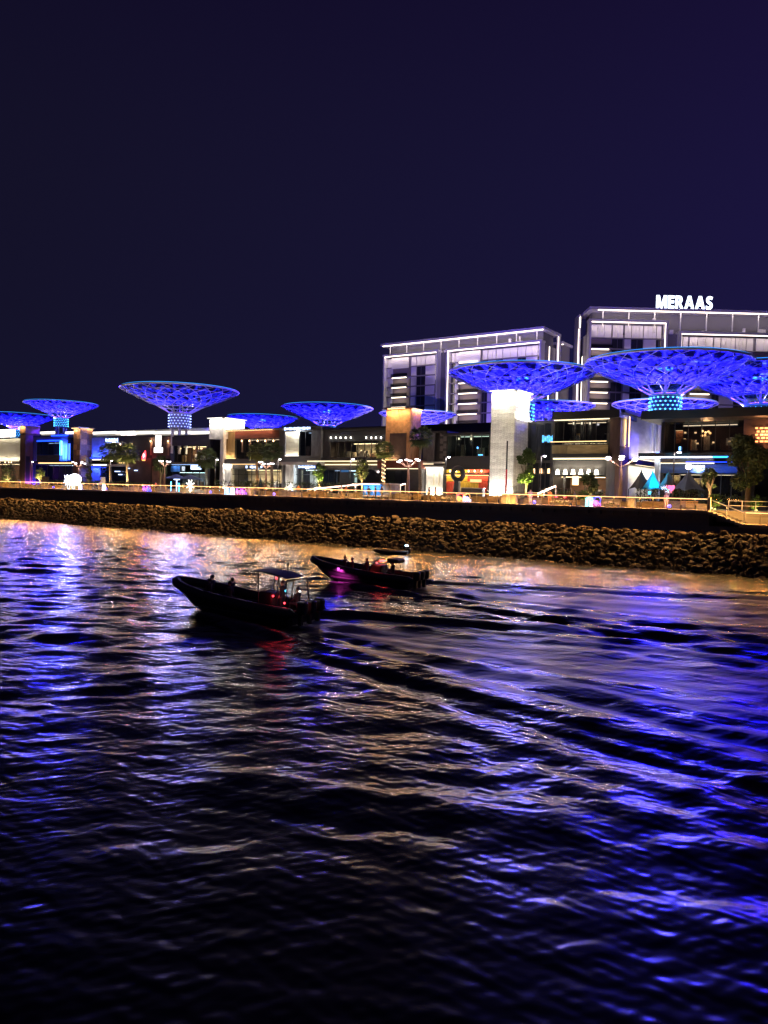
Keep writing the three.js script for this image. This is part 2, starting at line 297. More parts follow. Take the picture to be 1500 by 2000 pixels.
// ================================================================ GLASS RAILING WITH LIT HANDRAIL, STAIRS
const RAILV = 82.78, AMBER = [1, 0.43, 0.105];
{
  const t = thing('glass_railing', 'long glass railing with glowing amber handrail along the quay edge', 'railing', [-80, DECK, RAILV]);
  const pane = new THREE.BoxGeometry(1.34, 1.02, 0.02), post = new THREE.BoxGeometry(0.05, 1.14, 0.07);
  const step = 1.4, uEnd = U_STAIR, n = 108;
  for (let k = 0; k < n; k++) {
    const u = uEnd - step * (k + 0.5);
    part(t, 'glass_panel', pane, M.glass, [u + 80, 0.55, 0]);
    part(t, 'post', post, M.bronze, [uEnd - step * k + 80, 0.57, -0.06]);
  }
  for (let k = 0; k < 18; k++) { // handrail in lengths, each with its lit strip underneath; the lengths past the frame on the left too
    const u1 = uEnd - k * 8.4, u0 = u1 - 8.4;
    bx(t, 'handrail', M.steel, u0 + 0.02, u1 - 0.02, DECK + 1.16, DECK + 1.2, RAILV - 0.03, RAILV + 0.09);
    const dim = [1, 0.9, 1.1, 0.8, 1, 1.15, 0.95, 1.05, 1][k % 9];
    bx(t, 'light_strip', glow(4.2 * dim, 2.0 * dim, 0.75 * dim), u0 + 0.05, u1 - 0.05, DECK + 1.105, DECK + 1.158, RAILV - 0.05, RAILV + 0.05);
    area(t, AMBER, 255 * dim, u0 + 0.05, u1 - 0.05, RAILV - 0.05, RAILV + 0.05, DECK + 1.1, 'down');
    area(t, AMBER, 14 * dim, u0 + 0.05, u1 - 0.05, DECK + 1.105, DECK + 1.155, RAILV - 0.056, 'out');
    area(t, AMBER, 45 * dim, u0 + 0.05, u1 - 0.05, DECK + 1.105, DECK + 1.155, RAILV + 0.056, 'in');
  }
  const sw = thing('amber_backing_wall', 'long low tan wall added behind the glass railing to catch amber light', 'wall', [-80, DECK, 87.6]);  // added backing: catches the rail light so the glass zone looks amber
  for (let k = 0; k < 60; k++) { const u1 = uEnd - 1 - k * 2.4; bx(sw, 'stone', [M.cream, M.gold, M.curtain, M.concrete][(k * 7) % 4], u1 - 2.37, u1, DECK, DECK + 0.62 + 0.12 * ((k * 5) % 3), 87.6, 88.1); }
  // stairs down to the lower landing at the right
  const s = thing('quay_stairs', 'pale stone stairs with glass side stepping down to the lower landing', 'stairs', [U_STAIR, LOW, 84]);
  const ns = 8, run = (U_LAND - U_STAIR) / ns, rise = 1.25 / ns;
  for (let k = 0; k < ns; k++) bx(s, 'step', M.concrete, U_STAIR + k * run, U_STAIR + (k + 1) * run + (k < ns - 1 ? 0.06 : 0), DECK - (k + 1) * rise - 0.28, DECK - (k + 1) * rise + (k === ns - 1 ? 0.002 : 0), 82.35, 86.19);
  const gq = new THREE.BufferGeometry(), pts = [];
  const half = (U_LAND - U_STAIR) / 2;
  for (const [a, b] of [[0, half], [half, 2 * half]]) {
    const ya = -1.25 * a / (2 * half), yb = -1.25 * b / (2 * half), sh = new THREE.Shape(); sh.moveTo(a + 0.03, 1.25 + ya + 0.02); sh.lineTo(b - 0.03, 1.25 + yb + 0.02); sh.lineTo(b - 0.03, 1.25 + yb + 1.1); sh.lineTo(a + 0.03, 1.25 + ya + 1.1); sh.closePath();
    part(s, 'glass_panel', new THREE.ExtrudeGeometry(sh, { depth: 0.02, bevelEnabled: false }), M.glass, [0, 0, 84 - RAILV]);
    part(s, 'handrail', bar([a, 1.25 + ya + 1.16, 84 - RAILV], [b, 1.25 + yb + 1.16, 84 - RAILV], 0.04), M.steel);
    bx(s, 'post', M.steel, U_STAIR + b - 0.03, U_STAIR + b + 0.03, DECK + yb, DECK + yb + 1.15, RAILV - 0.04, RAILV + 0.04);
    const l = point(s, AMBER, 26, U_STAIR + (a + b) / 2, DECK + (ya + yb) / 2 + 1.1, RAILV + 0.15, 3);
    part(s, 'light_strip', bar([a + 0.05, 1.25 + ya + 1.11, 84 - RAILV - 0.03], [b - 0.05, 1.25 + yb + 1.11, 84 - RAILV - 0.03], 0.02), glow(2.2, 1.25, 0.5));
  }
  bx(s, 'post', M.cream, U_STAIR - 0.18, U_STAIR + 0.12, DECK, DECK + 1.25, RAILV - 0.1, RAILV + 0.2);
  const l = thing('landing_railing', 'glass railing with lit handrail on the lower landing, right of the stairs', 'railing', [U_LAND, LOW, RAILV]);
  for (let k = 0; k < 6; k++) { part(l, 'glass_panel', pane, M.glass, [0.7 + 1.4 * k, 0.55, 0]); part(l, 'post', post, M.bronze, [1.4 * (k + 1), 0.57, -0.06]); }
  bx(l, 'handrail', M.steel, U_LAND, U_LAND + 8.4, LOW + 1.16, LOW + 1.2, RAILV - 0.03, RAILV + 0.09);
  bx(l, 'light_strip', glow(4.2, 2, 0.75), U_LAND + 0.1, U_LAND + 2.3, LOW + 1.105, LOW + 1.158, RAILV - 0.05, RAILV + 0.05);
  area(l, AMBER, 200, U_LAND + 0.1, U_LAND + 2.3, RAILV - 0.05, RAILV + 0.05, LOW + 1.1, 'down');
  bx(l, 'light_strip', glow(0.9, 0.5, 0.2), U_LAND + 2.4, U_LAND + 8.3, LOW + 1.105, LOW + 1.158, RAILV - 0.05, RAILV + 0.05);
  area(l, AMBER, 120, U_LAND + 2.4, U_LAND + 8.3, RAILV - 0.05, RAILV + 0.05, LOW + 1.1, 'down');
  const rr2 = thing('steel_railing', 'thin grey post and rail fence behind the stairs at the right', 'railing', [U_STAIR + 1, DECK, 87]);
  for (let k = 0; k < 7; k++) bx(rr2, 'post', M.steel, U_STAIR + 1 + k * 1.3, U_STAIR + 1.06 + k * 1.3, DECK, DECK + 1.05, 87, 87.06);
  for (const y of [0.5, 1.0]) bx(rr2, 'rail', M.steel, U_STAIR + 1, U_STAIR + 9, DECK + y, DECK + y + 0.05, 86.93, 86.98);
}
// ================================================================ FUNNEL CANOPIES (blue lit lattice dishes)
const RIM_Y = 28.3;
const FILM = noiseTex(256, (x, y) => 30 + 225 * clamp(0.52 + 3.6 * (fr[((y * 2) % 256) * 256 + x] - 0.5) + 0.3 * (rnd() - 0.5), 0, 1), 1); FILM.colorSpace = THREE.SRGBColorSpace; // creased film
function makeDish() {
  const t = new THREE.Group(); t.name = 'funnel_canopy';
  const prof = (s) => [lerp(4.1, 12.55, s), -3.5 + 3.5 * Math.pow(s, 1.18)];                 // radius, height of the film
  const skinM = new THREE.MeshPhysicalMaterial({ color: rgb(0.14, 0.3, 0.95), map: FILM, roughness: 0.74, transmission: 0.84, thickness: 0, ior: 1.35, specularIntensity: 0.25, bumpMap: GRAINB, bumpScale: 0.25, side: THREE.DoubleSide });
  const pts = []; for (let i = 0; i <= 14; i++) { const [r, y] = prof(i / 14); pts.push(new THREE.Vector2(r, y)); }
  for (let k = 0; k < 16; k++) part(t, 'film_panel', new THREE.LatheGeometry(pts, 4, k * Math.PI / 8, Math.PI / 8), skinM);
  const rib = (turn) => new THREE.TubeGeometry(new THREE.CatmullRomCurve3(Array.from({ length: 11 }, (_, i) => { const s = i / 10, [r, y] = prof(s), a = turn * s; return new THREE.Vector3((r + 0.1) * Math.cos(a), y - 0.22, (r + 0.1) * Math.sin(a)); })), 20, 0.06, 5);
  const ribs = [rib(0.95), rib(-0.95)], ribM = mat([0.75, 0.75, 0.8], { roughness: 0.5 });
  for (let k = 0; k < 18; k++) for (const g of ribs) { const o = part(t, 'rib', g, ribM); o.rotation.y = k * Math.PI / 9; }
  for (const s of [0, 0.3, 0.6, 0.84]) { const [r, y] = prof(s); part(t, 'hoop', new THREE.TorusGeometry(r + 0.1, s ? 0.06 : 0.11, 5, 64).rotateX(Math.PI / 2), ribM, [0, y - 0.25, 0]); }
  part(t, 'rim', new THREE.TorusGeometry(12.7, 0.2, 6, 96).rotateX(Math.PI / 2), ribM, [0, 0, 0]);
  part(t, 'rim_light', new THREE.TorusGeometry(12.62, 0.07, 5, 96).rotateX(Math.PI / 2), glow(0.06, 0.75, 2.6), [0, 0.19, 0]);
  const strutM = mat([0.7, 0.7, 0.76], { roughness: 0.5 });
  for (let k = 0; k < 8; k++) for (const d of [-0.3, 0.3]) { const a = k * Math.PI / 4 + 0.2, [r, y] = prof(0.13), b = a + d * 0.62; part(t, 'strut', bar([2.25 * Math.cos(a), -5.05, 2.25 * Math.sin(a)], [(r + 0.1) * Math.cos(b), y - 0.2, (r + 0.1) * Math.sin(b)], 0.11, 0.09, 6), strutM); }
  part(t, 'collar', new THREE.TorusGeometry(2.3, 0.2, 8, 32).rotateX(Math.PI / 2), strutM, [0, -5.05, 0]);
  part(t, 'neck', cyl(2.1, 2.1, 3.3, 24), mat([0.08, 0.1, 0.28], { roughness: 0.45 }), [0, -6.85, 0]);
  for (let k = 0; k < 5; k++) { // rows of small lamps round the neck
    const y = -5.55 - k * 0.62, dots = [], bandM = mat([0.35, 0.4, 0.55], { roughness: 0.4 });
    const b = part(t, 'neck_band', new THREE.TorusGeometry(2.3, 0.09, 5, 32).rotateX(Math.PI / 2), bandM, [0, y, 0]);
    for (let i = 0; i < 20; i++) { const a = (i + (k % 2) / 2) / 20 * 6.2832; dots.push(new THREE.OctahedronGeometry(0.13).translate(2.42 * Math.cos(a), 0, 2.42 * Math.sin(a))); }
    part(b, 'lamp_dots', merged(dots), glow(0.5, 3.4, 6.5));
  }
  for (let k = 0; k < 6; k++) { const a = k * Math.PI / 3; part(t, 'leg', cyl(0.3, 0.3, 5.5, 10), strutM, [1.7 * Math.cos(a), -11.2, 1.7 * Math.sin(a)]); }
  part(t, 'mast', cyl(0.16, 0.12, 4.6, 8), strutM, [0, -2.75, 0]);
  for (let k = 0; k < 3; k++) { // flood lamps on the mast light the film from within
    const a = k * 2.094 + 0.5, h = part(t, 'flood_lamp', new THREE.SphereGeometry(0.32, 12, 10), glow(1.0, 9, 16), [0.95 * Math.cos(a), -0.9, 0.95 * Math.sin(a)]);
    const l = new THREE.SpotLight(rgb(0.055, 0.016, 1), 3600, 0, 1.52, 0.12); l.name = 'flood_light'; l.castShadow = true; l.shadow.radius = 4; l.position.set(0.4 * Math.cos(a + 1), 0.85, 0.4 * Math.sin(a + 1)); l.target.position.set(h.position.x, -5, h.position.z); t.add(l, l.target);
    const b = a + 0.6, l2 = new THREE.SpotLight(rgb(0.3, 0.26, 1), 330, 0, 1.05, 0.8); l2.name = 'up_light'; l2.shadow.radius = 6; l2.castShadow = true; l2.position.set(2.75 * Math.cos(b), -5.0, 2.75 * Math.sin(b)); l2.target.position.set(8 * Math.cos(b), -1.4, 8 * Math.sin(b)); t.add(l2, l2.target);
  }
  return t;
}
{
  const proto = makeDish();
  const list = [ // rim centre and width in the photograph, label
    [36, 812, 136, 'blue lit funnel canopy at the left edge behind the purple brick pillar'],
    [120, 789, 137, 'blue funnel canopy with cyan lit neck above the blue box shop'],
    [352, 763, 223, 'lavender blue funnel canopy standing alone on the roof with white strip, highest at left'],
    [513, 816, 138, 'low blue funnel canopy right of the glowing white box, behind the gold curtain shop'],
    [640, 797, 176, 'blue funnel canopy above the dark building left of the orange tower'],
    [816, 809, 150, 'blue funnel canopy half hidden behind the orange tower'],
    [1018, 730, 280, 'deep blue funnel canopy behind the top of the tall white stone pillar'],
    [1072, 793, 176, 'small blue funnel canopy right of the white stone pillar, behind a larger one'],
    [1302, 710, 311, 'largest blue funnel canopy with ringed cyan neck in front of the sign tower'],
    [1297, 790, 195, 'low blue funnel canopy seen behind the ringed neck of the largest canopy'],
    [1487, 728, 318, 'blue funnel canopy cut by the right edge of the picture'],
  ];
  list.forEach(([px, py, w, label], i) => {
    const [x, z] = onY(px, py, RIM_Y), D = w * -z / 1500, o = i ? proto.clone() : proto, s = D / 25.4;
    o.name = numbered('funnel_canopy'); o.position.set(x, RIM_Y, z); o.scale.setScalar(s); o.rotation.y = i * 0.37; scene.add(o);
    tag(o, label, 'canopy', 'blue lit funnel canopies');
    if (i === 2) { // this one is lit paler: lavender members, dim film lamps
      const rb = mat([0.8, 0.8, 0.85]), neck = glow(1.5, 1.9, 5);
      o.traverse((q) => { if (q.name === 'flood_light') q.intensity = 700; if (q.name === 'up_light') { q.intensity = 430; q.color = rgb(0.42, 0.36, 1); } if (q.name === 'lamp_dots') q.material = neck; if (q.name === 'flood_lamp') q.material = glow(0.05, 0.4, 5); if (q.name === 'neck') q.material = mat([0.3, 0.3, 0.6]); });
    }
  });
}

// ================================================================ TOWERS
// left tower, its front parallel to the quay
{
  const V = 211.6, t = thing('hotel_tower', 'white apartment tower with lit cornice frames behind the orange and white pillars', 'tower', [uAt(746, V, 760), DECK, V]);
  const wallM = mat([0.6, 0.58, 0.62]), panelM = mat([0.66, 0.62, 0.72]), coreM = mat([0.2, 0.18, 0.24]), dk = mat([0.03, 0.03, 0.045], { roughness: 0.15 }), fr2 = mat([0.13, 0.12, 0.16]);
  const Y = (x, y) => onV(x, y, V)[1], U = (x) => uAt(x, V, 760);
  const top = Y(749, 697), flo = (Y(780, 742) - Y(780, 780.5)) / 2, base = 12;
  const uL = U(749), uA = U(855), uB = U(871), uR = U(1056), D = 11;
  bx(t, 'core', coreM, uL, uR, base, top - 0.4, V + 2.2, V + D);
  bx(t, 'core', fr2, uA, uB, base, top - 0.2, V + 1.6, V + 2.198);
  // canopy roof over a recessed top floor
  const cy = Y(900, 661);
  bx(t, 'roof', wallM, U(746) - 0.3, uR + 1.0, cy, cy + 0.75, V - 1.2, V + D + 1);
  bx(t, 'top_floor', fr2, uL + 1.2, uR - 0.8, top - 0.4, cy, V + 2.6, V + D - 1);
  bx(t, 'light_strip', M.towerStrip, U(749), uR + 0.6, cy - 0.28, cy - 0.02, V - 1.05, V - 0.75);
  area(t, [1, 0.86, 0.74], 8, U(749), uR + 0.6, V - 1.0, V - 0.7, cy - 0.3, 'down');
  area(t, [1, 0.86, 0.74], 5, U(749), uR + 0.6, cy - 0.28, cy - 0.02, V - 0.72, 'in');
  for (let k = 0; k < 9; k++) { const u = lerp(uL + 2, uR - 2, k / 8); bx(t, 'column', wallM, u, u + 0.25, top - 0.4, cy, V + 0.3, V + 0.5); }
  for (const [a, b, h] of [[804, 812, 0.8], [862, 880, 0.6], [912, 938, 0.7], [955, 985, 1.1], [988, 992, 2.2], [1004, 1014, 1.2], [1008, 1010, 2.6]]) bx(t, 'roof_unit', panelM, U(a), U(b), top - 0.2, top - 0.2 + h, V + 0.9, V + 1.7);
  // right end fins
  const uF = uR + 0.4;
  bx(t, 'side_fin', wallM, uF, uF + 0.6, base, cy, V + D - 1.0, V + D + 0.8);
  bx(t, 'light_strip', M.towerStrip, uF + 0.62, uF + 0.72, base, cy - 0.4, V + D - 1.4, V + D - 1.1);
  bx(t, 'light_strip', M.towerStrip, uR + 0.05, uR + 0.15, base, top - 0.6, V + 5.2, V + 5.5);
  const uW = uAt(1099, V + D + 1.2, 720);
  bx(t, 'rear_wing', coreM, uR - 4, uW - 0.6, base, cy - 2.2, V + D + 1.2, V + D + 8);
  bx(t, 'rear_cornice', wallM, uR - 4, uW, cy - 2.2, cy - 1.4, V + D + 1.2, V + D + 9);
  bx(t, 'light_strip', M.towerStrip, uR + 1, uW - 0.1, cy - 2.4, cy - 2.2, V + D + 1.25, V + D + 1.5);
  const block = (u0, u1, cols, leftLit, rightLit) => {
    const wob = 0.55;
    bx(t, 'cornice', wallM, u0 - 0.2, u1 + 0.2, top - 0.1, top + 0.5, V - 0.7, V + 2.1);
    bx(t, 'light_strip', M.towerStrip, u0 + 0.3, u1 - 0.3, top - 0.32, top - 0.12, V - 0.5, V - 0.2);
    area(t, [1, 0.84, 0.62], 9, u0 + 0.3, u1 - 0.3, V - 0.5, V - 0.15, top - 0.34, 'down');
    for (const [s, lit] of [[0, leftLit], [1, rightLit]]) {
      const a = s ? u1 - wob : u0, b = a + wob;
      bx(t, 'frame', wallM, a, b, base, top - 0.1, V - 0.6, V + 2.1);
      if (lit) { const c = s ? a - 0.16 : b; bx(t, 'light_strip', M.towerStrip, c + 0.02, c + 0.14, base, top - 0.4, V - 0.3, V - 0.1); const l = new THREE.RectAreaLight(rgb(1, 0.84, 0.7), 12, 0.3, top - base); l.name = 'strip_light'; l.position.set((s ? a - 0.2 : b + 0.18) - t.base[0], (top + base) / 2 - DECK, 0.25); l.rotation.y = s ? Math.PI / 2 : -Math.PI / 2; t.add(l); }
    }
    for (let f = 0; f < 10; f++) {
      const y1 = top - 0.5 - f * flo, y0 = y1 - flo;
      if (y0 < base) break;
      bx(t, 'floor_slab', coreM, u0 + wob, u1 - wob, y0 - 0.16, y0 + 0.12, V + 0.9, V + 2.1);
      for (const [a, b, kind] of cols) {
        if (kind === 'p' || (f === 0 && kind !== 'b')) { bx(t, 'wall_panel', panelM, U(a) + 0.06, U(b) - 0.06, y0 + 0.16, y1 - 0.2, V + 1.5, V + 1.9); if (f === 0 && b - a > 12) bx(t, 'fin', wallM, U((a + b) / 2), U((a + b) / 2) + 0.14, y0 + 0.16, y1 - 0.2, V + 1.3, V + 1.49); }
        else if (kind === 'w') { const w = bx(t, 'window', dk, U(a), U(b), y0 + 0.16, y1 - 0.2, V + 1.75, V + 1.95); bx(w, 'mullion', fr2, (U(a) + U(b)) / 2 - 0.05, (U(a) + U(b)) / 2 + 0.05, y0 + 0.16, y1 - 0.2, V + 1.68, V + 1.74); }
        else if (f === 0) bx(t, 'wall_panel', panelM, U(a), U(b), y0 - 0.5, y1 - 0.2, V + 0.6, V + 1.0);
        else { // balcony: recess wall, slab, glass front and a bright strip on the soffit
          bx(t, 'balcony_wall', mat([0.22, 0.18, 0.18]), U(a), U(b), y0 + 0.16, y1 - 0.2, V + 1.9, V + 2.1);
          bx(t, 'balcony_slab', coreM, U(a), U(b), y0 - 0.2, y0 + 0.1, V + 0.1, V + 0.88);
          bx(t, 'balcony_front', M.tinted, U(a), U(b), y0 + 0.12, y0 + 1.05, V + 0.14, V + 0.18);
          if (f > 1 || a > 860) { const c = bx(t, 'ceiling_lamp', glow(4, 3.3, 2.5), U(lerp(a, b, 0.06)), U(lerp(a, b, 0.9)), y1 - 0.42, y1 - 0.12, V + 0.2, V + 0.75); area(t, [1, 0.82, 0.62], 3, U(lerp(a, b, 0.06)), U(lerp(a, b, 0.9)), V + 0.2, V + 0.75, y1 - 0.44, 'down'); }
        }
      }
    }
  };
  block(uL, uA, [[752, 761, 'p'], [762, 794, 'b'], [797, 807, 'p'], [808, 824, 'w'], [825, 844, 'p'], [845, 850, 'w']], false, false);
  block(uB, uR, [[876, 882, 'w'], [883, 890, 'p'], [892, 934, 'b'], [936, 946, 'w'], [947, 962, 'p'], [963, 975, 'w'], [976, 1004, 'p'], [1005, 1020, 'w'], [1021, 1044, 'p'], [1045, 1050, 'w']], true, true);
  bx(t, 'light_strip', M.towerStrip, uA - 0.75, uA - 0.6, top - 9, top - 0.4, V - 0.3, V - 0.1);
  bx(t, 'podium', M.dark, uL - 2, uR + 2, DECK, base, V, V + D);
}
// right tower, squarely facing the camera
{
  const Z = 232, t = new THREE.Group(); t.name = numbered('hotel_tower'); t.position.set(0, DECK, -Z); scene.add(t); t.base = [0, DECK, Z];
  tag(t, 'taller white tower with rooftop letter sign behind the largest canopies', 'tower');
  const wallM = mat([0.6, 0.58, 0.62]), panelM = mat([0.66, 0.62, 0.72]), coreM = mat([0.2, 0.18, 0.24]), dk = mat([0.03, 0.03, 0.045], { roughness: 0.15 }), fr2 = mat([0.13, 0.12, 0.16]);
  const X = (px, py = 690) => onZ(px, py, Z)[0], Y = (px, py) => onZ(px, py, Z)[1];
  const top = Y(1230, 629), cy = Y(1300, 609), base = 14, flo = (Y(1175, 746) - Y(1175, 767.2)), D = 11;
  const xL = X(1149), xA = X(1302), xB = X(1325), xR = X(1620), top2 = top - 3.0;
  bx(t, 'core', coreM, xL, xR, base, top2 - 0.4, Z + 2.2, Z + D);
  bx(t, 'core', fr2, xA, xB, base, top2, Z + 1.6, Z + 2.198);
  bx(t, 'roof', wallM, X(1160, 606) - 1.5, xR + 2, cy, cy + 0.8, Z - 1.2, Z + D + 1);
  bx(t, 'top_floor', fr2, xL + 1.6, xR, top2, cy, Z + 3, Z + D - 1);
  bx(t, 'light_strip', M.towerStrip, X(1164), xR, cy - 0.28, cy - 0.02, Z - 1.05, Z - 0.75);
  area(t, [1, 0.86, 0.76], 8, X(1164), xR, Z - 1.0, Z - 0.7, cy - 0.3, 'down');
  area(t, [1, 0.86, 0.76], 5, X(1164), xR, cy - 0.28, cy - 0.02, Z - 0.72, 'in');
  for (let k = 0; k < 9; k++) { const u = lerp(xL + 4, xR - 6, k / 8); bx(t, 'column', wallM, u, u + 0.3, top2, cy, Z + 0.4, Z + 0.6); }
  for (const [a, b, h, d] of [[1228, 1236, 0.9, 3], [1256, 1264, 0.9, 3], [1276, 1281, 1.6, 3], [1308, 1316, 1.2, 0], [1332, 1372, 0.7, 0], [1372, 1378, 1.1, 0], [1412, 1456, 1.0, 0], [1453, 1457, 2.2, 0], [1484, 1497, 2.0, 0]]) bx(t, 'roof_unit', panelM, X(a), X(b), top2 + d, top2 + d + h, Z + 0.9, Z + 1.8);
  // left corner: deep side fin with vertical strips
  bx(t, 'side_fin', wallM, xL - 1.6, xL - 1.0, base, cy, Z + 6, Z + D + 0.5);
  bx(t, 'light_strip', M.towerStrip, xL - 1.72, xL - 1.62, base, cy - 4.5, Z + 5.6, Z + 5.9);
  bx(t, 'light_strip', M.towerStrip, xL - 0.9, xL - 0.76, base, top - 10, Z + 3.6, Z + 3.9);
  bx(t, 'light_strip', M.towerStrip, xL - 1.4, xL - 1.2, cy - 4, cy - 0.8, Z + 5.6, Z + 5.9);
  area(t, [1, 0.85, 0.72], 6, xL - 1.72, xL - 1.5, base, cy - 4.5, Z + 5.55, 'out');
  const block = (x0, x1, tp, cols, strips, y2) => {
    const wob = 0.6;
    bx(t, 'cornice', wallM, x0 - 0.2, x1 + 0.2, tp - 0.1, tp + 0.6, Z - 0.7, Z + 2.1);
    bx(t, 'light_strip', M.towerStrip, x0 + 0.3, x1 - 0.3, tp - 0.34, tp - 0.12, Z - 0.5, Z - 0.2);
    area(t, [1, 0.84, 0.62], 9, x0 + 0.3, x1 - 0.3, Z - 0.5, Z - 0.15, tp - 0.36, 'down');
    for (const s of [0, 1]) {
      const a = s ? x1 - wob : x0, b = a + wob, c = s ? a - 0.16 : b;
      bx(t, 'frame', wallM, a, b, base, tp - 0.1, Z - 0.6, Z + 2.1);
      if (strips[s]) { bx(t, 'light_strip', M.towerStrip, c + 0.02, c + 0.14, strips[s] === 2 ? tp - 7.5 : base, tp - 0.4, Z - 0.3, Z - 0.1); }
    }
    for (let f = 0; f < 13; f++) {
      const y1 = tp - 0.5 - f * flo - (f ? 0.9 : 0), y0 = y1 - flo - (f ? 0 : 0.9);
      if (y0 < base) break;
      bx(t, 'floor_slab', coreM, x0 + wob, x1 - wob, y0 - 0.16, y0 + 0.12, Z + 0.9, Z + 2.1);
      for (const [a, b, kind] of cols) {
        if (kind === 'p' || f === 0) { bx(t, 'wall_panel', panelM, X(a) + 0.06, X(b) - 0.06, y0 + 0.16, y1 - 0.2, Z + 1.5, Z + 1.9); if (f === 0 && b - a > 14) for (const q of [0.33, 0.66]) bx(t, 'fin', wallM, X(lerp(a, b, q)), X(lerp(a, b, q)) + 0.14, y0 + 0.16, y1 - 0.2, Z + 1.3, Z + 1.49); }
        else if (kind === 'w') { const w = bx(t, 'window', dk, X(a), X(b), y0 + 0.16, y1 - 0.2, Z + 1.75, Z + 1.95); bx(w, 'mullion', fr2, (X(a) + X(b)) / 2 - 0.05, (X(a) + X(b)) / 2 + 0.05, y0 + 0.16, y1 - 0.2, Z + 1.68, Z + 1.74); }
        else {
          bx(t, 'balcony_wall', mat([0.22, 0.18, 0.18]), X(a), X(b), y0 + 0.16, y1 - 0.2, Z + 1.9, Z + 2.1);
          bx(t, 'balcony_slab', coreM, X(a), X(b), y0 - 0.2, y0 + 0.1, Z + 0.1, Z + 0.88);
          bx(t, 'balcony_front', M.tinted, X(a), X(b), y0 + 0.12, y0 + 1.05, Z + 0.14, Z + 0.18);
          if (f > 1) { bx(t, 'ceiling_lamp', glow(4, 3.3, 2.5), X(lerp(a, b, 0.05)), X(lerp(a, b, 0.85)), y1 - 0.45, y1 - 0.12, Z + 0.2, Z + 0.8); area(t, [1, 0.82, 0.62], 3, X(lerp(a, b, 0.05)), X(lerp(a, b, 0.85)), Z + 0.2, Z + 0.8, y1 - 0.47, 'down'); }
        }
      }
    }
  };
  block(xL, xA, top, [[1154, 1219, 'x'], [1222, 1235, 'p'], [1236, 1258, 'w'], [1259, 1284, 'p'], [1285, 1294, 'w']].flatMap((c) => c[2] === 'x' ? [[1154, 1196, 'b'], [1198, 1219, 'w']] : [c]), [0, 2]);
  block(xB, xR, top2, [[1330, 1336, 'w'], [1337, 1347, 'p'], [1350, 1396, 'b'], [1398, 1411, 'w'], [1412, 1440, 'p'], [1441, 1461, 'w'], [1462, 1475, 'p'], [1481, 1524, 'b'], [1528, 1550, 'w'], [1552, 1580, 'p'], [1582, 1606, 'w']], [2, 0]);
  bx(t, 'podium', M.dark, xL - 2, xR + 2, DECK, base, Z, Z + D);
  // rooftop letters
  const font = await new FontLoader().loadAsync('fonts/droid/droid_sans_bold.typeface.json');
  const w = X(1392, 596) - X(1280, 596), s = thing('rooftop_sign', 'glowing white letter sign standing on the roof of the right tower', 'sign', [0, 0, 0]);
  s.position.set(X(1280, 596), cy + 0.8, -(Z - 0.6)); s.rotation.y = 0; s.base = [0, 0, 0];
  let pen = 0; const hgt = Y(1330, 585.5) - (cy + 0.95), letters = [];
  for (const ch of 'MERAAS') { const g = new TextGeometry(ch, { font, size: 1, depth: 0.16, curveSegments: 5, bevelEnabled: true, bevelSize: 0.022, bevelThickness: 0.02, bevelSegments: 1 }); g.computeBoundingBox(); const b = g.boundingBox; g.translate(-b.min.x + pen, 0, 0); pen += b.max.x - b.min.x + 0.11; letters.push(g); }
  const gm = glow(2.6, 3.0, 3.8);
  for (const g of letters) { g.scale(w / pen, hgt / 0.74, 1); part(s, 'letter', g, gm, [0, 0.15, 0]); }
  part(s, 'sign_rail', boxG(w, 0.12, 0.12, w / 2, 0.06, 0.1), M.frame);
  for (let k = 0; k < 6; k++) { const l = new THREE.PointLight(rgb(0.75, 0.88, 1), 40); l.name = 'sign_light'; l.castShadow = true; l.position.set(w * (k + 0.5) / 6, 0.02, 0.45); s.add(l); }
}
// floodlights on the low roofs wash the towers
{
  const spots = [[762, 838, 150, [790, 790], 'left tower, left side'], [900, 838, 150, [950, 790], 'left tower, right side'], [1190, 800, 150, [1220, 730], 'right tower, left side'], [1420, 790, 150, [1430, 730], 'right tower, right side']];
  spots.forEach(([px, py, v, aim, where]) => {
    const u = uAt(px, v, py), y = 20.4, t = thing('floodlight', 'roof floodlight hidden behind the shops, aimed at the ' + where, 'lamp', [u, y, v], 'roof floodlights aimed at the towers');
    part(t, 'bracket', merged([boxG(0.5, 0.06, 0.3, 0, 0.03, 0), boxG(0.06, 0.4, 0.06, -0.2, 0.2, 0), boxG(0.06, 0.4, 0.06, 0.2, 0.2, 0)]), M.frame);
    part(t, 'lamp_head', new RoundedBoxGeometry(0.5, 0.34, 0.2, 2, 0.04).rotateX(-0.6), M.frame, [0, 0.45, 0]);
    part(t, 'lamp_lens', boxG(0.4, 0.26, 0.02).rotateX(-0.6), glow(1.5, 1.3, 2), [0, 0.52, -0.11]);
    const l = new THREE.SpotLight(rgb(0.6, 0.42, 1), 4200, 0, 0.6, 0.7), q = px < 1000 ? world(uAt(aim[0], 211.6, aim[1]), 0, 211.6) : new THREE.Vector3(onZ(...aim, 232)[0], 0, -232);
    l.name = 'flood_beam'; l.castShadow = true; l.shadow.radius = 10; l.position.set(0, 0.62, -0.3); t.add(l);
    q.y = px < 1000 ? onV(...aim, 211.6)[1] : onZ(...aim, 232)[1]; t.updateMatrixWorld(true); l.target.position.copy(t.worldToLocal(q)); t.add(l.target);
  });
}
// ================================================================ SHOPS ALONG THE PROMENADE
const ROOF2 = 19; // rough roof height of the row, metres above the water
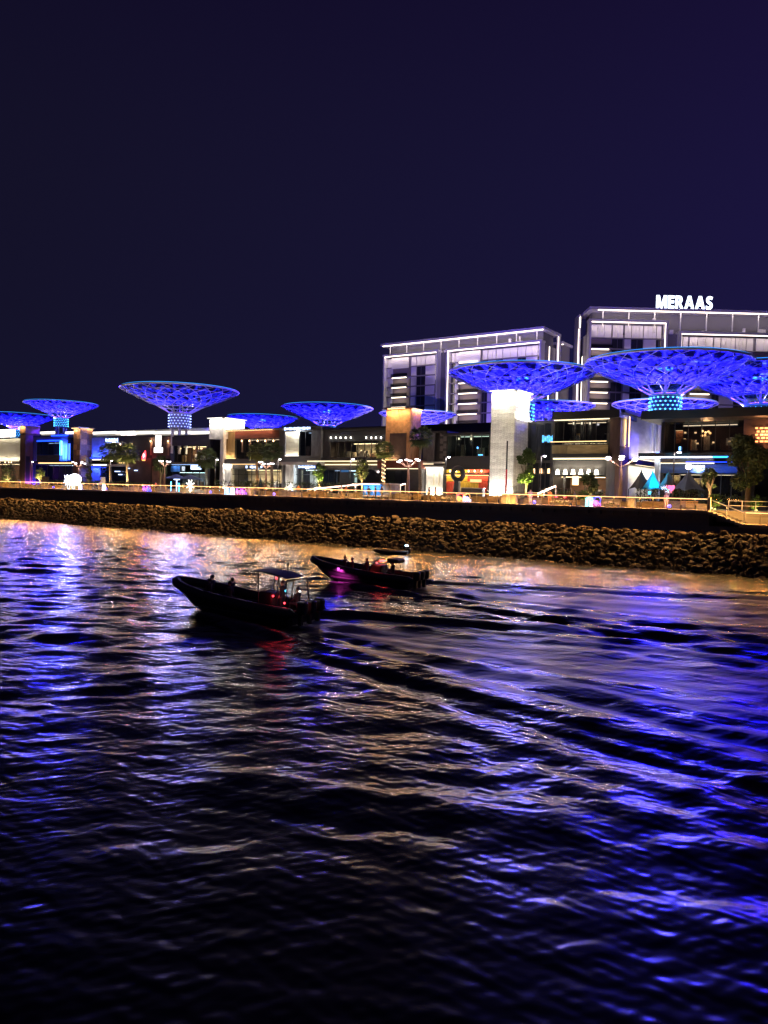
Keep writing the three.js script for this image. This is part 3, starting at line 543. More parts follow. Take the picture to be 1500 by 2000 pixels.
// a building: hollow shell open towards the water, so that rooms and fronts can be set into it
function bld(name, label, cat, x0, x1, yTop, o = {}) {
  const v = o.v ?? VB, d = o.d ?? 16, u0 = uAt(x0, v), u1 = uAt(x1, v), top = onV((x0 + x1) / 2, yTop, v)[1], m = o.m ?? M.dark;
  const t = thing(name, label, cat, [(u0 + u1) / 2, DECK, v]);
  t.u0 = u0; t.u1 = u1; t.top = top; t.v = v;
  bx(t, 'back_wall', m, u0, u1, DECK, top - 0.3, v + d - 0.3, v + d);
  bx(t, 'side_wall', o.ms ?? m, u0, u0 + 0.3, DECK, top - 0.302, v + 0.02, v + d - 0.302);
  bx(t, 'side_wall', o.ms ?? m, u1 - 0.3, u1, DECK, top - 0.302, v + 0.02, v + d - 0.302);
  bx(t, 'roof', o.mr ?? m, u0 - (o.eave ?? 0), u1 + (o.eave ?? 0), top - 0.3, top, v - (o.eave ?? 0), v + d);
  if (o.mid) { const y = onV((x0 + x1) / 2, o.mid, v)[1]; bx(t, 'floor_slab', m, u0 + 0.302, u1 - 0.302, y - 0.4, y, v + 0.3, v + d - 0.302); }
  return t;
}
// a lit or dark room behind a front opening
function room(t, r, o = {}) {
  const v = t.v, [u0, u1, y0, y1] = rect(r, v), d = o.d ?? 5, m = o.m ?? M.cream;
  const b = bx(t, 'room_wall', m, u0 - 0.2, u1 + 0.2, y0, y1 + 0.1, v + d, v + d + 0.15);
  bx(t, 'room_floor', o.mf ?? M.brownDark, u0 - 0.2, u1 + 0.2, y0 - 0.1, y0 + 0.02, v + 0.35, v + d - 0.01);
  if (o.L) {
    const uw = (u1 - u0) * 0.35, um = (u0 + u1) / 2, c = o.c ?? [1, 0.72, 0.42];
    bx(t, 'ceiling_lamp', glow(c[0] * 5, c[1] * 5, c[2] * 5), um - uw, um + uw, y1 - 0.1, y1 - 0.03, v + d * 0.5 - 0.15, v + d * 0.5 + 0.15);
    area(t, c, o.L * 2.8, um - uw, um + uw, v + d * 0.5 - 0.15, v + d * 0.5 + 0.15, y1 - 0.12, 'down');
  }
  for (let k = 0; k < (o.stock ?? 0); k++) { // counters, shelves, displays standing in the room
    const w = rr(0.5, 1.4), u = lerp(u0 + 0.5, u1 - 0.5, rnd()), h = rr(0.6, Math.min(2.6, (y1 - y0) * 0.6)), vv = v + rr(1.0, d - 0.6);
    bx(t, 'display', [M.white, M.charcoal, M.brown, M.curtain, M.cream][(rnd() * 5) | 0], u - w / 2, u + w / 2, y0 + 0.02, y0 + h, vv, vv + 0.5);
  }
}
function panes(t, r, n, o = {}) { // glazing in bays between mullions
  const v = t.v + (o.dv ?? 0.1), [u0, u1, y0, y1] = rect(r, t.v), w = (u1 - u0) / n, m = o.m ?? M.glass;
  for (let k = 0; k < n; k++) bx(t, 'window_pane', m, u0 + k * w + 0.05, u0 + (k + 1) * w - 0.05, y0 + 0.05, y1 - 0.05, v, v + 0.03);
  for (let k = 0; k <= n; k++) bx(t, 'mullion', M.frame, u0 + k * w - 0.05, u0 + k * w + 0.05, y0, y1, v - 0.06, v + 0.07);
  if (o.bar) bx(t, 'transom', M.frame, u0 + 0.05, u1 - 0.05, lerp(y0, y1, o.bar) - 0.05, lerp(y0, y1, o.bar) + 0.05, v - 0.05, v + 0.06);
}
function sconces(t, xs, y, o = {}) { // wall lamps throwing light up and down a pier
  for (const x of xs) {
    const v = t.v - 0.05 + (o.dv ?? 0), [u, yy] = onV(x, y, v), k = o.c ?? [1, 0.66, 0.36];
    if (o.pier !== false) bx(t, 'pier', o.m ?? M.grey, u - 0.28, u + 0.28, yy - (o.h ?? 1.8), yy + 0.9, v + 0.02, v + 0.14);
    const l = bx(t, 'wall_lamp', glow(k[0] * 6, k[1] * 6, k[2] * 6), u - 0.09, u + 0.09, yy - 0.16, yy + 0.16, v - 0.22, v - 0.06);
    point(t, k, (o.cd ?? 5), u, yy, v - 0.14, 3);
  }
}
function litSign(t, r, g, c, L, o = {}) { // a glowing sign board with its light
  const v = t.v - (o.dv ?? 0.3), [u0, u1, y0, y1] = rect(r, v);
  bx(t, 'sign_board', o.back ?? M.frame, u0 - 0.1, u1 + 0.1, y0 - 0.1, y1 + 0.1, v, v + 0.12);
  if (o.glyphs) { // illegible small lettering: strokes only
    const gs = [], n = o.glyphs, w = (u1 - u0) / n;
    for (let k = 0; k < n; k++) { if (o.gap && o.gap.includes(k)) continue; const a = u0 + w * (k + 0.12) - t.base[0], b = w * 0.7; gs.push(boxG(b * 0.3, (y1 - y0) * (k % 3 ? 0.7 : 1), 0.05, a + b * 0.15, 0, 0), boxG(b * 0.3, (y1 - y0) * (k % 2 ? 0.7 : 1), 0.05, a + b * 0.85, 0, 0), boxG(b, (y1 - y0) * 0.22, 0.052, a + b / 2, (k % 3 - 1) * 0.25 * (y1 - y0), 0)); }
    part(t, 'sign_lettering', merged(gs), g, [0, (y0 + y1) / 2 - DECK, t.base[2] - v + 0.05]);
  } else bx(t, 'sign_face', g, u0, u1, y0, y1, v - 0.06, v - 0.003);
  if (L && o.glyphs) point(t, c, L * 2.5, (u0 + u1) / 2, y0 - 0.15, v - 0.25, 1); else if (L) area(t, c, L, u0, u1, y0, y1, v - 0.12, 'out');
}
function lightLine(t, r, g, c, L, dir = 'down', dv = 0.25) {
  const v = t.v - dv, [u0, u1, y0, y1] = rect(r, v), h = Math.min(y1 - y0, 0.3), ym = (y0 + y1) / 2;
  bx(t, 'light_strip', g, u0, u1, ym - h / 2, ym + h / 2, v, v + 0.12);
  if (L) { if (dir === 'out') area(t, c, L, u0, u1, ym - h / 2, ym + h / 2, v - 0.02, 'out'); else area(t, c, L, u0, u1, v, v + 0.12, dir === 'down' ? ym - h / 2 - 0.03 : ym + h / 2 + 0.03, dir); }
}
function pillar(name, label, xl, xe, xr, yTop, o = {}) { // square pillar: front face and, going back, its right side
  const v = o.v ?? 113, u0 = uAt(xl, v), u1 = uAt(xe, v), top = onV(xe, yTop, v)[1], v1 = onU(xr, (yTop + 900) / 2, u1)[0];
  const t = thing(name, label, 'pillar', [(u0 + u1) / 2, DECK, v]); Object.assign(t, { u0, u1, v, v1, top });
  return t;
}
const WARM = [1, 0.7, 0.4], WHITE = [1, 0.93, 0.82], COOL = [0.6, 0.78, 1];

// ---- 0 cream slatted shop at the left edge
{
  const t = bld('shop_building', 'cream slatted shop front under a white lit roof band at the left edge', 'building', -70, 41, 856, { mid: 903 });
  const [u0, u1, y0, y1] = rect([-60, 857, 40, 899], VB);
  bx(t, 'slat_backing', M.cream, u0, u1, y0, y1, VB + 0.35, VB + 0.45);
  for (let k = 0; k < 46; k++) { const u = lerp(u0, u1, (k + 0.5) / 46); bx(t, 'slat', M.cream, u - 0.12, u + 0.12, y0, y1, VB + 0.02, VB + 0.34); }
  bx(t, 'light_strip', M.cream2, u0, u1, y0 - 0.25, y0 - 0.1, VB - 0.5, VB - 0.35); area(t, WHITE, 30, u0, u1, VB - 0.5, VB - 0.3, y0 - 0.08, 'up');
  area(t, WHITE, 18, u0, u1, VB - 0.5, VB - 0.3, y1 + 0.1, 'down');
  litSign(t, [-60, 840, 30, 855], M.whiteGlow, [1, 0.98, 0.95], 5, { dv: 0.2 });
  room(t, [-60, 906, 38, null], { L: 5, stock: 6, m: M.brown });
  panes(t, [-60, 906, 38, null], 9, { bar: 0.7 });
  sconces(t, [0, 11, 18, 23], 903, { pier: false, cd: 3, dv: -0.4 });
}
// ---- 1 purple washed pillar
{
  const t = pillar('brick_pillar', 'brown pillar with one side washed purple, left of the blue box shop', 39, 49, 77, 832);
  bx(t, 'shaft', M.brown, t.u0, t.u1, DECK, t.top - 1.9, t.v, t.v1);
  bx(t, 'capital', M.terracotta[0], t.u0 - 0.1, t.u1 + 0.1, t.top - 1.9, t.top, t.v - 0.1, t.v1);
  bx(t, 'cap', M.cream, t.u0 - 0.25, t.u1 + 0.25, t.top, t.top + 0.25, t.v - 0.25, t.v1);
  bx(t, 'recess_panel', M.black, t.u1 + 0.003, t.u1 + 0.05, DECK + 1, DECK + 8, t.v + 0.2, t.v + 1.3);
  area(t, [0.36, 0.06, 1], 130, t.u1 + 0.6, t.u1 + 1.0, t.v, t.v1, 0, 'up').position.set(t.u1 + 0.7 - t.base[0], 0.4, -(t.v1 - t.v) / 2);
  bx(t, 'ground_lamp', M.purpleGlow, t.u1 + 0.5, t.u1 + 0.9, DECK, DECK + 0.3, t.v + 0.3, t.v1 - 0.3);
  for (const du of [0.3, 1.5]) { bx(t, 'top_lamp', M.warm, t.u0 + du, t.u0 + du + 0.5, t.top - 0.1, t.top - 0.02, t.v - 0.5, t.v - 0.3); }
  area(t, WARM, 30, t.u0, t.u1, t.v - 0.55, t.v - 0.3, t.top - 0.12, 'down');
  area(t, WARM, 14, t.u0, t.u1, t.v - 0.55, t.v - 0.3, DECK + 0.1, 'up');
}
// ---- 2 blue box shop
{
  const t = bld('shop_building', 'shop with blue lit box front outlined by bright blue light lines', 'building', 64, 146, 850, { mid: 905, m: M.navy, ms: M.navy });
  const f = (r, m = M.blueWall, a = 0, b = 0.3, n = 'front_panel') => pr(t, n, m, r, VB + a, VB + b);
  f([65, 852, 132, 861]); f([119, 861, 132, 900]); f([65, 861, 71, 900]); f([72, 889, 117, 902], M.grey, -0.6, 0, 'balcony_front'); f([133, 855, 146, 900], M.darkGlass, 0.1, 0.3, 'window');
  f([65, 901, 146, 905], M.charcoal, -0.8, 0.3, 'canopy_slab');
  for (const [r, g, c, L] of [[[100, 849, 132, 852], M.blueGlow, [0.05, 0.25, 1], 12], [[72, 859.5, 119, 862], M.blueGlow, [0.05, 0.3, 1], 14]]) lightLine(t, r, g, c, L, 'out');
  { const [a, b, c, d] = rect([116.5, 861, 119, 899], VB - 0.3); bx(t, 'light_strip', glow(0.3, 2.4, 6), a, b, c, d, VB - 0.3, VB - 0.15); area(t, [0.1, 0.4, 1], 26, a, b, c, d, VB - 0.33, 'out'); area(t, [0.05, 0.15, 1], 70, a, b, c, d, VB - 0.12, 'in'); }
  { const [a, b, c, d] = rect([123.5, 866, 125, 898], VB - 0.3); bx(t, 'light_strip', M.blueGlow, a, b, c, d, VB - 0.1, VB - 0.003); area(t, [0.04, 0.12, 1], 30, a - 1, b + 1, c, d, VB - 0.6, 'in'); bx(t, 'wash_lamp', M.blueGlow, a - 1, b + 1, c - 0.2, c - 0.06, VB - 0.7, VB - 0.62); }
  panes(t, [72, 864, 116, 888], 4, { m: M.tinted }); room(t, [72, 864, 116, 900], { L: 1.2, c: [0.5, 0.7, 1], m: M.blueWall });
  lightLine(t, [75, 903.5, 140, 905.5], M.warmSoft, WARM, 16, 'down', 0.9);
  room(t, [70, 908, 140, null], { L: 0.8, c: COOL, m: M.charcoal, stock: 5 }); panes(t, [70, 908, 140, null], 6, { m: M.tinted });
}
// ---- white light bands on the roofs behind
{
  const t = thing('roof_parapet', 'long parapet with a white light band on the roofs at the left', 'parapet', [uAt(250, 121), ROOF2, 121]);
  const [u0, u1, y0, y1] = rect([79, 842, 408, 848], 121);
  bx(t, 'parapet_wall', M.white, u0, u1, y0 - 3, y1 + 0.1, 121.3, 121.8);
  for (const [a, b] of [[79, 106], [128, 143], [180, 226], [226, 262], [262, 300], [300, 336], [336, 372], [372, 408]]) { const q = rect([a, 843, b, 847], 121); bx(t, 'light_band', M.whiteGlow, q[0], q[1], q[2], q[3], 120.9, 121.29); area(t, WHITE, 5, q[0] + 0.1, q[1] - 0.1, q[2], q[3], 120.86, 'out'); }
  for (const [a, b] of [[236, 247], [248, 264]]) { const q = rect([a, 846.5, b, 850], 118); bx(t, 'roof_lamp', M.whiteGlow, q[0], q[1], q[2], q[3], 118, 118.3); bx(t, 'lamp_stand', M.frame, q[0] + 0.3, q[0] + 0.4, ROOF2 - 3, q[2], 118.1, 118.2); }
}
// ---- 3 brown brick pillar
{
  const t = pillar('brick_pillar', 'brown stone block pillar with bright lit top, right of the blue box shop', 143, 156, 181, 836);
  bx(t, 'core', M.brownDark, t.u0 + 0.05, t.u1 - 0.05, DECK, t.top, t.v + 0.05, t.v1);
  const n = 11, h = (t.top - DECK) / n;
  for (let k = 0; k < n; k++) {
    for (let j = 0; j < 2; j++) bx(t, 'block', [M.brown, M.terracotta[0], M.brown][(k + j) % 3], lerp(t.u0, t.u1, j / 2) + 0.02, lerp(t.u0, t.u1, (j + 1) / 2) - 0.02, DECK + k * h + 0.02, DECK + (k + 1) * h - 0.02, t.v - rr(0, 0.03), t.v + 0.3);
    for (let j = 0; j < 2; j++) bx(t, 'block', [M.brown, M.brown, M.terracotta[0]][(k + j) % 3], t.u1 - 0.3, t.u1 + rr(0, 0.03), DECK + k * h + 0.02, DECK + (k + 1) * h - 0.02, lerp(t.v + 0.31, t.v1, j / 2) + 0.02, lerp(t.v + 0.31, t.v1, (j + 1) / 2) - 0.02);
  }
  bx(t, 'cap', M.white, t.u0 - 0.35, t.u1 + 0.35, t.top, t.top + 0.25, t.v - 0.7, t.v1 + 0.3);
  bx(t, 'light_strip', M.warm, t.u0, t.u1, t.top - 0.1, t.top - 0.003, t.v - 0.6, t.v - 0.45); area(t, WARM, 60, t.u0, t.u1, t.v - 0.6, t.v - 0.4, t.top - 0.12, 'down');
  area(t, WARM, 16, t.u1 + 0.1, t.u1 + 0.3, t.v, t.v1, t.top - 0.05, 'down'); bx(t, 'light_strip', M.warm, t.u1 + 0.1, t.u1 + 0.3, t.top - 0.03, t.top - 0.003, t.v, t.v1);
  const [v0] = onU(167, 900, t.u1), [v2] = onU(178, 900, t.u1);
  bx(t, 'poster_frame', M.white, t.u1 + 0.033, t.u1 + 0.1, DECK + 5.5, DECK + 7.6, v0, v2);
}
// ---- 4 blue washed shop with white sign
{
  const t = bld('shop_building', 'blue washed shop with glowing white blue sign behind two palms', 'building', 179, 296, 851, { mid: 905, m: M.dark });
  const f = (r, m, a = 0, b = 0.3, n = 'front_panel') => pr(t, n, m, r, VB + a, VB + b);
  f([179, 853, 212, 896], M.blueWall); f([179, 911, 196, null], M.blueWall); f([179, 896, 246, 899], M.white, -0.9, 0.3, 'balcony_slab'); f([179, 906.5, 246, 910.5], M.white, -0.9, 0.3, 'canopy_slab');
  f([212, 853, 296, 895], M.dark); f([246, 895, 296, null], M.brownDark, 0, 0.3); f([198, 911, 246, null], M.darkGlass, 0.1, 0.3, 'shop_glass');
  const [u0, u1] = rect([179, 853, 212, 896], VB); const y = onV(190, 896, VB)[1];
  bx(t, 'wash_lamp', M.blueGlow, u0 + 0.5, u1 - 0.5, y + 0.1, y + 0.25, VB - 0.8, VB - 0.6); area(t, [0.05, 0.1, 1], 130, u0 + 0.3, u1 - 0.3, VB - 0.8, VB - 0.5, y + 0.28, 'up');
  const y2 = onV(190, 912, VB)[1]; bx(t, 'wash_lamp', M.blueGlow, u0 + 0.5, u1 - 2, y2 - 0.15, y2, VB - 0.8, VB - 0.6); area(t, [0.05, 0.1, 1], 120, u0 + 0.3, u1 - 2, VB - 0.8, VB - 0.5, y2 - 0.18, 'down');
  litSign(t, [206, 856, 231, 863], M.coolGlow, [0.75, 0.85, 1], 16, { glyphs: 9, back: M.navy });
  lightLine(t, [180, 897, 214, 898.5], M.whiteGlow, WHITE, 4, 'out', 0.95); lightLine(t, [178, 907, 208, 909], M.whiteGlow, WHITE, 4, 'out', 0.95);
  lightLine(t, [232, 903, 250, 905], M.warmSoft, WARM, 12, 'down', 0.95);
  sconces(t, [236, 259], 868, { cd: 3, m: M.charcoal }); 
  for (const [a, b, c] of [[224, 920, 10], [231, 926, 7], [247, 914, 6], [262, 918, 6]]) lightLine(t, [a, b, a + c, b + 1.5], M.coolGlow, COOL, 1, 'out', 0.5);
}
// ---- 5 dark cafe building with sconces
{
  const t = bld('cafe_building', 'dark cafe building with warm upper windows and blue shop sign', 'building', 297, 411, 850, { mid: 903 });
  const f = (r, m, a = 0, b = 0.3, n = 'front_panel') => pr(t, n, m, r, VB + a, VB + b);
  f([297, 852, 332, 896], M.brownDark); f([332, 852, 411, 870], M.charcoal, -0.3, 0.3); f([404, 870, 411, null], M.charcoal); f([297, 911, 322, null], M.brown); f([322, 903, 404, 907], M.grey, -1.6, 0.3, 'balcony_slab');
  sconces(t, [295, 329], 862, { cd: 9, h: 3.2, m: M.brown }); sconces(t, [385], 859, { cd: 7, h: 3, m: M.brown });
  room(t, [333, 871, 403, 902], { L: 11, stock: 9, m: M.brown }); panes(t, [333, 871, 403, 902], 5);
  f([333, 871, 340, 902], M.navy, -0.02, 0.06, 'side_panel');
  for (const x of [348, 352, 379, 388, 393]) { const [u, y] = onV(x, 876, VB + 2.5); bx(t, 'pendant_lamp', M.warm, u - 0.14, u + 0.14, y - 0.14, y + 0.14, VB + 2.4, VB + 2.7); }
  litSign(t, [304, 850, 315, 872], M.whiteGlow, WHITE, 7, { dv: 0.5 }); litSign(t, [301, 874, 318, 884], M.whiteGlow, WHITE, 6, { dv: 0.5 });
  litSign(t, [334, 910, 352, 921], mat([0.03, 0.14, 0.4]), null, 0, { dv: 0.2 }); lightLine(t, [335, 906, 396, 907.5], glow(2, 3, 5), COOL, 22, 'down', 0.8);
  litSign(t, [373, 908, 393, 917], M.coolGlow, [0.72, 0.86, 1], 20, { dv: 0.9 });
  f([355, 911, 361, 920], M.white, -0.1, 0, 'menu_board');
  room(t, [324, 922, 403, null], { L: 9, c: [0.7, 0.92, 1], stock: 8, m: M.grey }); panes(t, [324, 922, 403, null], 6, { bar: 0.75 });
  { const q = thing('wall_sign', 'small red and white flame shaped lit sign left of the cafe', 'sign', [uAt(281, 113.5), onV(281, 898, 113.5)[1], 113.5]);
    const s = new THREE.Shape(); s.moveTo(-0.5, 0); s.quadraticCurveTo(-0.7, 0.9, 0, 1.5); s.quadraticCurveTo(0.5, 1.9, 0.55, 2.1); s.quadraticCurveTo(0.85, 0.9, 0.5, 0); s.closePath();
    part(q, 'sign_face', new THREE.ExtrudeGeometry(s, { depth: 0.15, bevelEnabled: false }), M.redGlow); part(q, 'sign_core', new THREE.SphereGeometry(0.3, 10, 8).scale(0.8, 1.6, 0.5), M.whiteGlow, [0.1, 1.0, 0.12]); part(q, 'sign_base', boxG(0.9, 0.25, 0.2, 0, -0.1, 0.08), M.amberGlow); part(q, 'bracket', boxG(0.12, 0.12, 1.5, 0, 0.6, -0.75), M.frame); point(q, [1, 0.2, 0.2], 8, q.base[0], q.base[1] + 0.9, 113, 8); }
}
// ---- 6 glowing white box and gold curtain shop
{
  const t = thing('light_box', 'glowing white box standing above the roofs, left of the gold curtain shop', 'roof structure', [uAt(420, 114), DECK + 8, 114]); t.v = 114;
  const u0 = uAt(409, 114, 830), u1 = uAt(436, 114, 830), top = onV(436, 817, 114)[1], bot = onV(425, 857, 114)[1], v1 = onU(478, 830, u1)[0];
  bx(t, 'box_wall', M.white, u0, u1, bot, top, 114, v1);
  bx(t, 'support', M.white, u1 - 0.9, u1, DECK, bot, 114.1, 115);
  bx(t, 'light_strip', M.whiteGlow, u0, u1, top + 0.02, top + 0.14, 113.4, 113.6); area(t, WHITE, 130, u0, u1, 113.4, 113.6, top, 'down');
  bx(t, 'light_arm', M.white, u0, u1 + 0.7, top + 0.141, top + 0.2, 113.4, v1);
  bx(t, 'light_strip', M.whiteGlow, u1 + 0.45, u1 + 0.62, top + 0.02, top + 0.14, 114, v1); area(t, WHITE, 130, u1 + 0.45, u1 + 0.62, 114, v1, top, 'down');
}
{
  const t = bld('shop_building', 'two storey shop with gold curtain, red brown upper wall and white ground floor column', 'building', 432, 553, 838, { mid: 904, m: M.concrete, eave: 0.3 });
  const f = (r, m, a = 0, b = 0.3, n = 'front_panel') => pr(t, n, m, r, VB + a, VB + b);
  f([432, 840, 438, 900], M.concrete); f([545, 840, 553, 900], M.grey); f([432, 897, 553, 906], M.grey, -0.5, 0.3, 'floor_band');
  f([459, 841, 545, 856], M.redBrown, 0.1, 0.3); lightLine(t, [440, 839.5, 532, 841], M.warm, [1, 0.6, 0.35], 16, 'down', 0.3);
  for (let k = 0; k < 7; k++) f([439 + k * 2.8, 843, 441.6 + k * 2.8, 895], M.curtain, 0.5 + 0.12 * (k % 2), 0.62 + 0.12 * (k % 2), 'curtain');
  { const [a, b, c] = rect([438, 843, 459, 895], VB); bx(t, 'light_strip', M.warm, a, b, c - 0.05, c + 0.05, VB + 0.1, VB + 0.25); area(t, WARM, 26, a, b, VB + 0.1, VB + 0.25, c + 0.07, 'up'); }
  sconces(t, [473, 488, 504, 519, 535], 861, { cd: 6, h: 2.4, dv: 0.35, m: M.brownDark });
  room(t, [459, 857, 545, 896], { L: 2.2, stock: 8, m: M.brownDark }); panes(t, [459, 857, 545, 896], 5, { m: M.tinted, dv: 0.5 });
  f([435, 906, 452, null], M.white, -0.3, 0.6, 'column'); { const [a, b, , d] = rect([435, 906, 452, 930], VB - 0.3); bx(t, 'light_strip', M.whiteGlow, a, b, d - 0.12, d - 0.02, VB - 0.75, VB - 0.6); area(t, WHITE, 60, a, b, VB - 0.75, VB - 0.55, d - 0.14, 'down'); area(t, WHITE, 40, a, b, VB - 0.9, VB - 0.7, DECK + 0.2, 'up'); bx(t, 'ground_lamp', M.whiteGlow, a, b, DECK + 0.05, DECK + 0.15, VB - 0.9, VB - 0.7); }
  lightLine(t, [452, 905.5, 498, 907], M.warmSoft, WARM, 16, 'down', 0.3);
  f([453, 908, 545, 916], M.black, 0.05, 0.3, 'sign_band'); litSign(t, [480, 909.5, 513, 914.5], M.coolGlow, COOL, 4, { glyphs: 8, gap: [1, 6], back: M.black, dv: 0.1 });
  room(t, [453, 917, 545, null], { L: 14, stock: 12, m: M.cream }); panes(t, [453, 917, 545, null], 7, { bar: 0.78 });
}
// ---- 7 cream fluted shop
{
  const t = bld('shop_building', 'grey framed shop with cream fluted lit panel and glowing white roof sign', 'building', 553, 626, 833, { mid: 904, m: M.grey, v: VB - 0.6, eave: 0.1 });
  const f = (r, m, a = 0, b = 0.3, n = 'front_panel') => pr(t, n, m, r, t.v + a, t.v + b);
  f([553, 836, 557, 900], M.grey); f([608, 836, 626, 900], M.grey); f([557, 836, 608, 843], M.grey); f([553, 891, 626, 902], M.grey, 0, 0.3);
  const [u0, u1, y0, y1] = rect([557, 843, 583, 891], t.v);
  bx(t, 'flute_backing', M.cream, u0, u1, y0, y1, t.v + 0.6, t.v + 0.7);
  for (let k = 0; k < 13; k++) { const u = lerp(u0, u1, (k + 0.5) / 13); bx(t, 'flute', M.cream, u - 0.1, u + 0.1, y0, y1, t.v + 0.3, t.v + 0.59); }
  bx(t, 'light_strip', M.whiteGlow, u0, u1, y1 - 0.1, y1 - 0.02, t.v, t.v + 0.15); area(t, WHITE, 45, u0, u1, t.v, t.v + 0.15, y1 - 0.12, 'down'); area(t, WHITE, 30, u0, u1, t.v, t.v + 0.15, y0 + 0.1, 'up'); bx(t, 'light_strip', M.whiteGlow, u0, u1, y0 + 0.02, y0 + 0.08, t.v, t.v + 0.15);
  room(t, [584, 843, 608, 890], { L: 2.5, c: COOL, stock: 4, m: M.charcoal }); panes(t, [584, 843, 608, 890], 2, { m: M.tinted });
  litSign(t, [555, 834, 607, 840], M.coolGlow, [0.8, 0.88, 1], 10, { dv: 0.5, glyphs: 12 });
  f([540, 902, 626, 908], M.white, -1.2, 0.3, 'canopy_slab');
  f([558, 908, 574, null], M.white, -0.6, 0.4, 'column'); { const [a, b] = rect([558, 908, 574, null], t.v - 0.6); bx(t, 'ground_lamp', M.whiteGlow, a, b, DECK + 0.05, DECK + 0.15, t.v - 1.3, t.v - 1.1); area(t, WHITE, 110, a, b, t.v - 1.3, t.v - 1.05, DECK + 0.18, 'up'); }
  litSign(t, [583, 909.5, 616, 914], M.coolGlow, [0.7, 0.84, 1], 12, { glyphs: 11, back: M.navy });
  lightLine(t, [575, 906.5, 626, 907.5], M.warmSoft, WARM, 10, 'down', 0.4);
  room(t, [540, 917, 558, null], { L: 9, c: WHITE, stock: 4 }); room(t, [575, 917, 626, null], { L: 10, c: [0.85, 0.95, 1], stock: 8, m: M.white }); panes(t, [575, 917, 626, null], 4, { bar: 0.8 });
}
// ---- 8 dark building with nine small lamps
{
  const t = bld('restaurant_building', 'dark building with a row of small wall lamps and lit upper dining room', 'building', 627, 753, 836, { mid: 903, m: M.dark, eave: 0.2 });
  const f = (r, m, a = 0, b = 0.3, n = 'front_panel') => pr(t, n, m, r, VB + a, VB + b);
  f([627, 839, 645, 897], M.charcoal); f([645, 839, 753, 862], M.black); f([627, 893, 753, 901], M.black, -0.9, 0.3, 'balcony_front');
  sconces(t, [647, 657, 666, 676, 686, 716, 726, 735, 745], 855, { cd: 1.6, pier: false, c: WHITE });
  room(t, [660, 864, 752, 895], { L: 16, stock: 14, m: M.cream, d: 6 }); panes(t, [660, 864, 752, 895], 7);
  lightLine(t, [600, 900, 750, 901.2], M.cream2, WARM, 6, 'out', 1.0); lightLine(t, [620, 907, 750, 908.2], M.cream2, WARM, 10, 'down', 0.5); f([620, 902, 752, 907], M.gold, -0.45, 0.3, 'soffit_band');
  f([627, 909, 752, 917], M.black, 0, 0.3, 'sign_band');
  room(t, [630, 918, 690, null], { L: 3, c: COOL, stock: 6, m: M.charcoal }); panes(t, [630, 918, 664, null], 3, { m: M.tinted });
  f([664, 918, 681, null], M.black); litSign(t, [666, 918, 681, 922], mat([0.03, 0.2, 0.7]), null, 0, { dv: 0.02 });
  room(t, [682, 925, 698, null], { L: 12, c: [0.6, 0.9, 1], stock: 2, m: M.white, d: 2 }); panes(t, [682, 920, 698, null], 2);
  f([698, 918, 752, null], M.darkGlass, 0.1, 0.3, 'shop_glass');
}
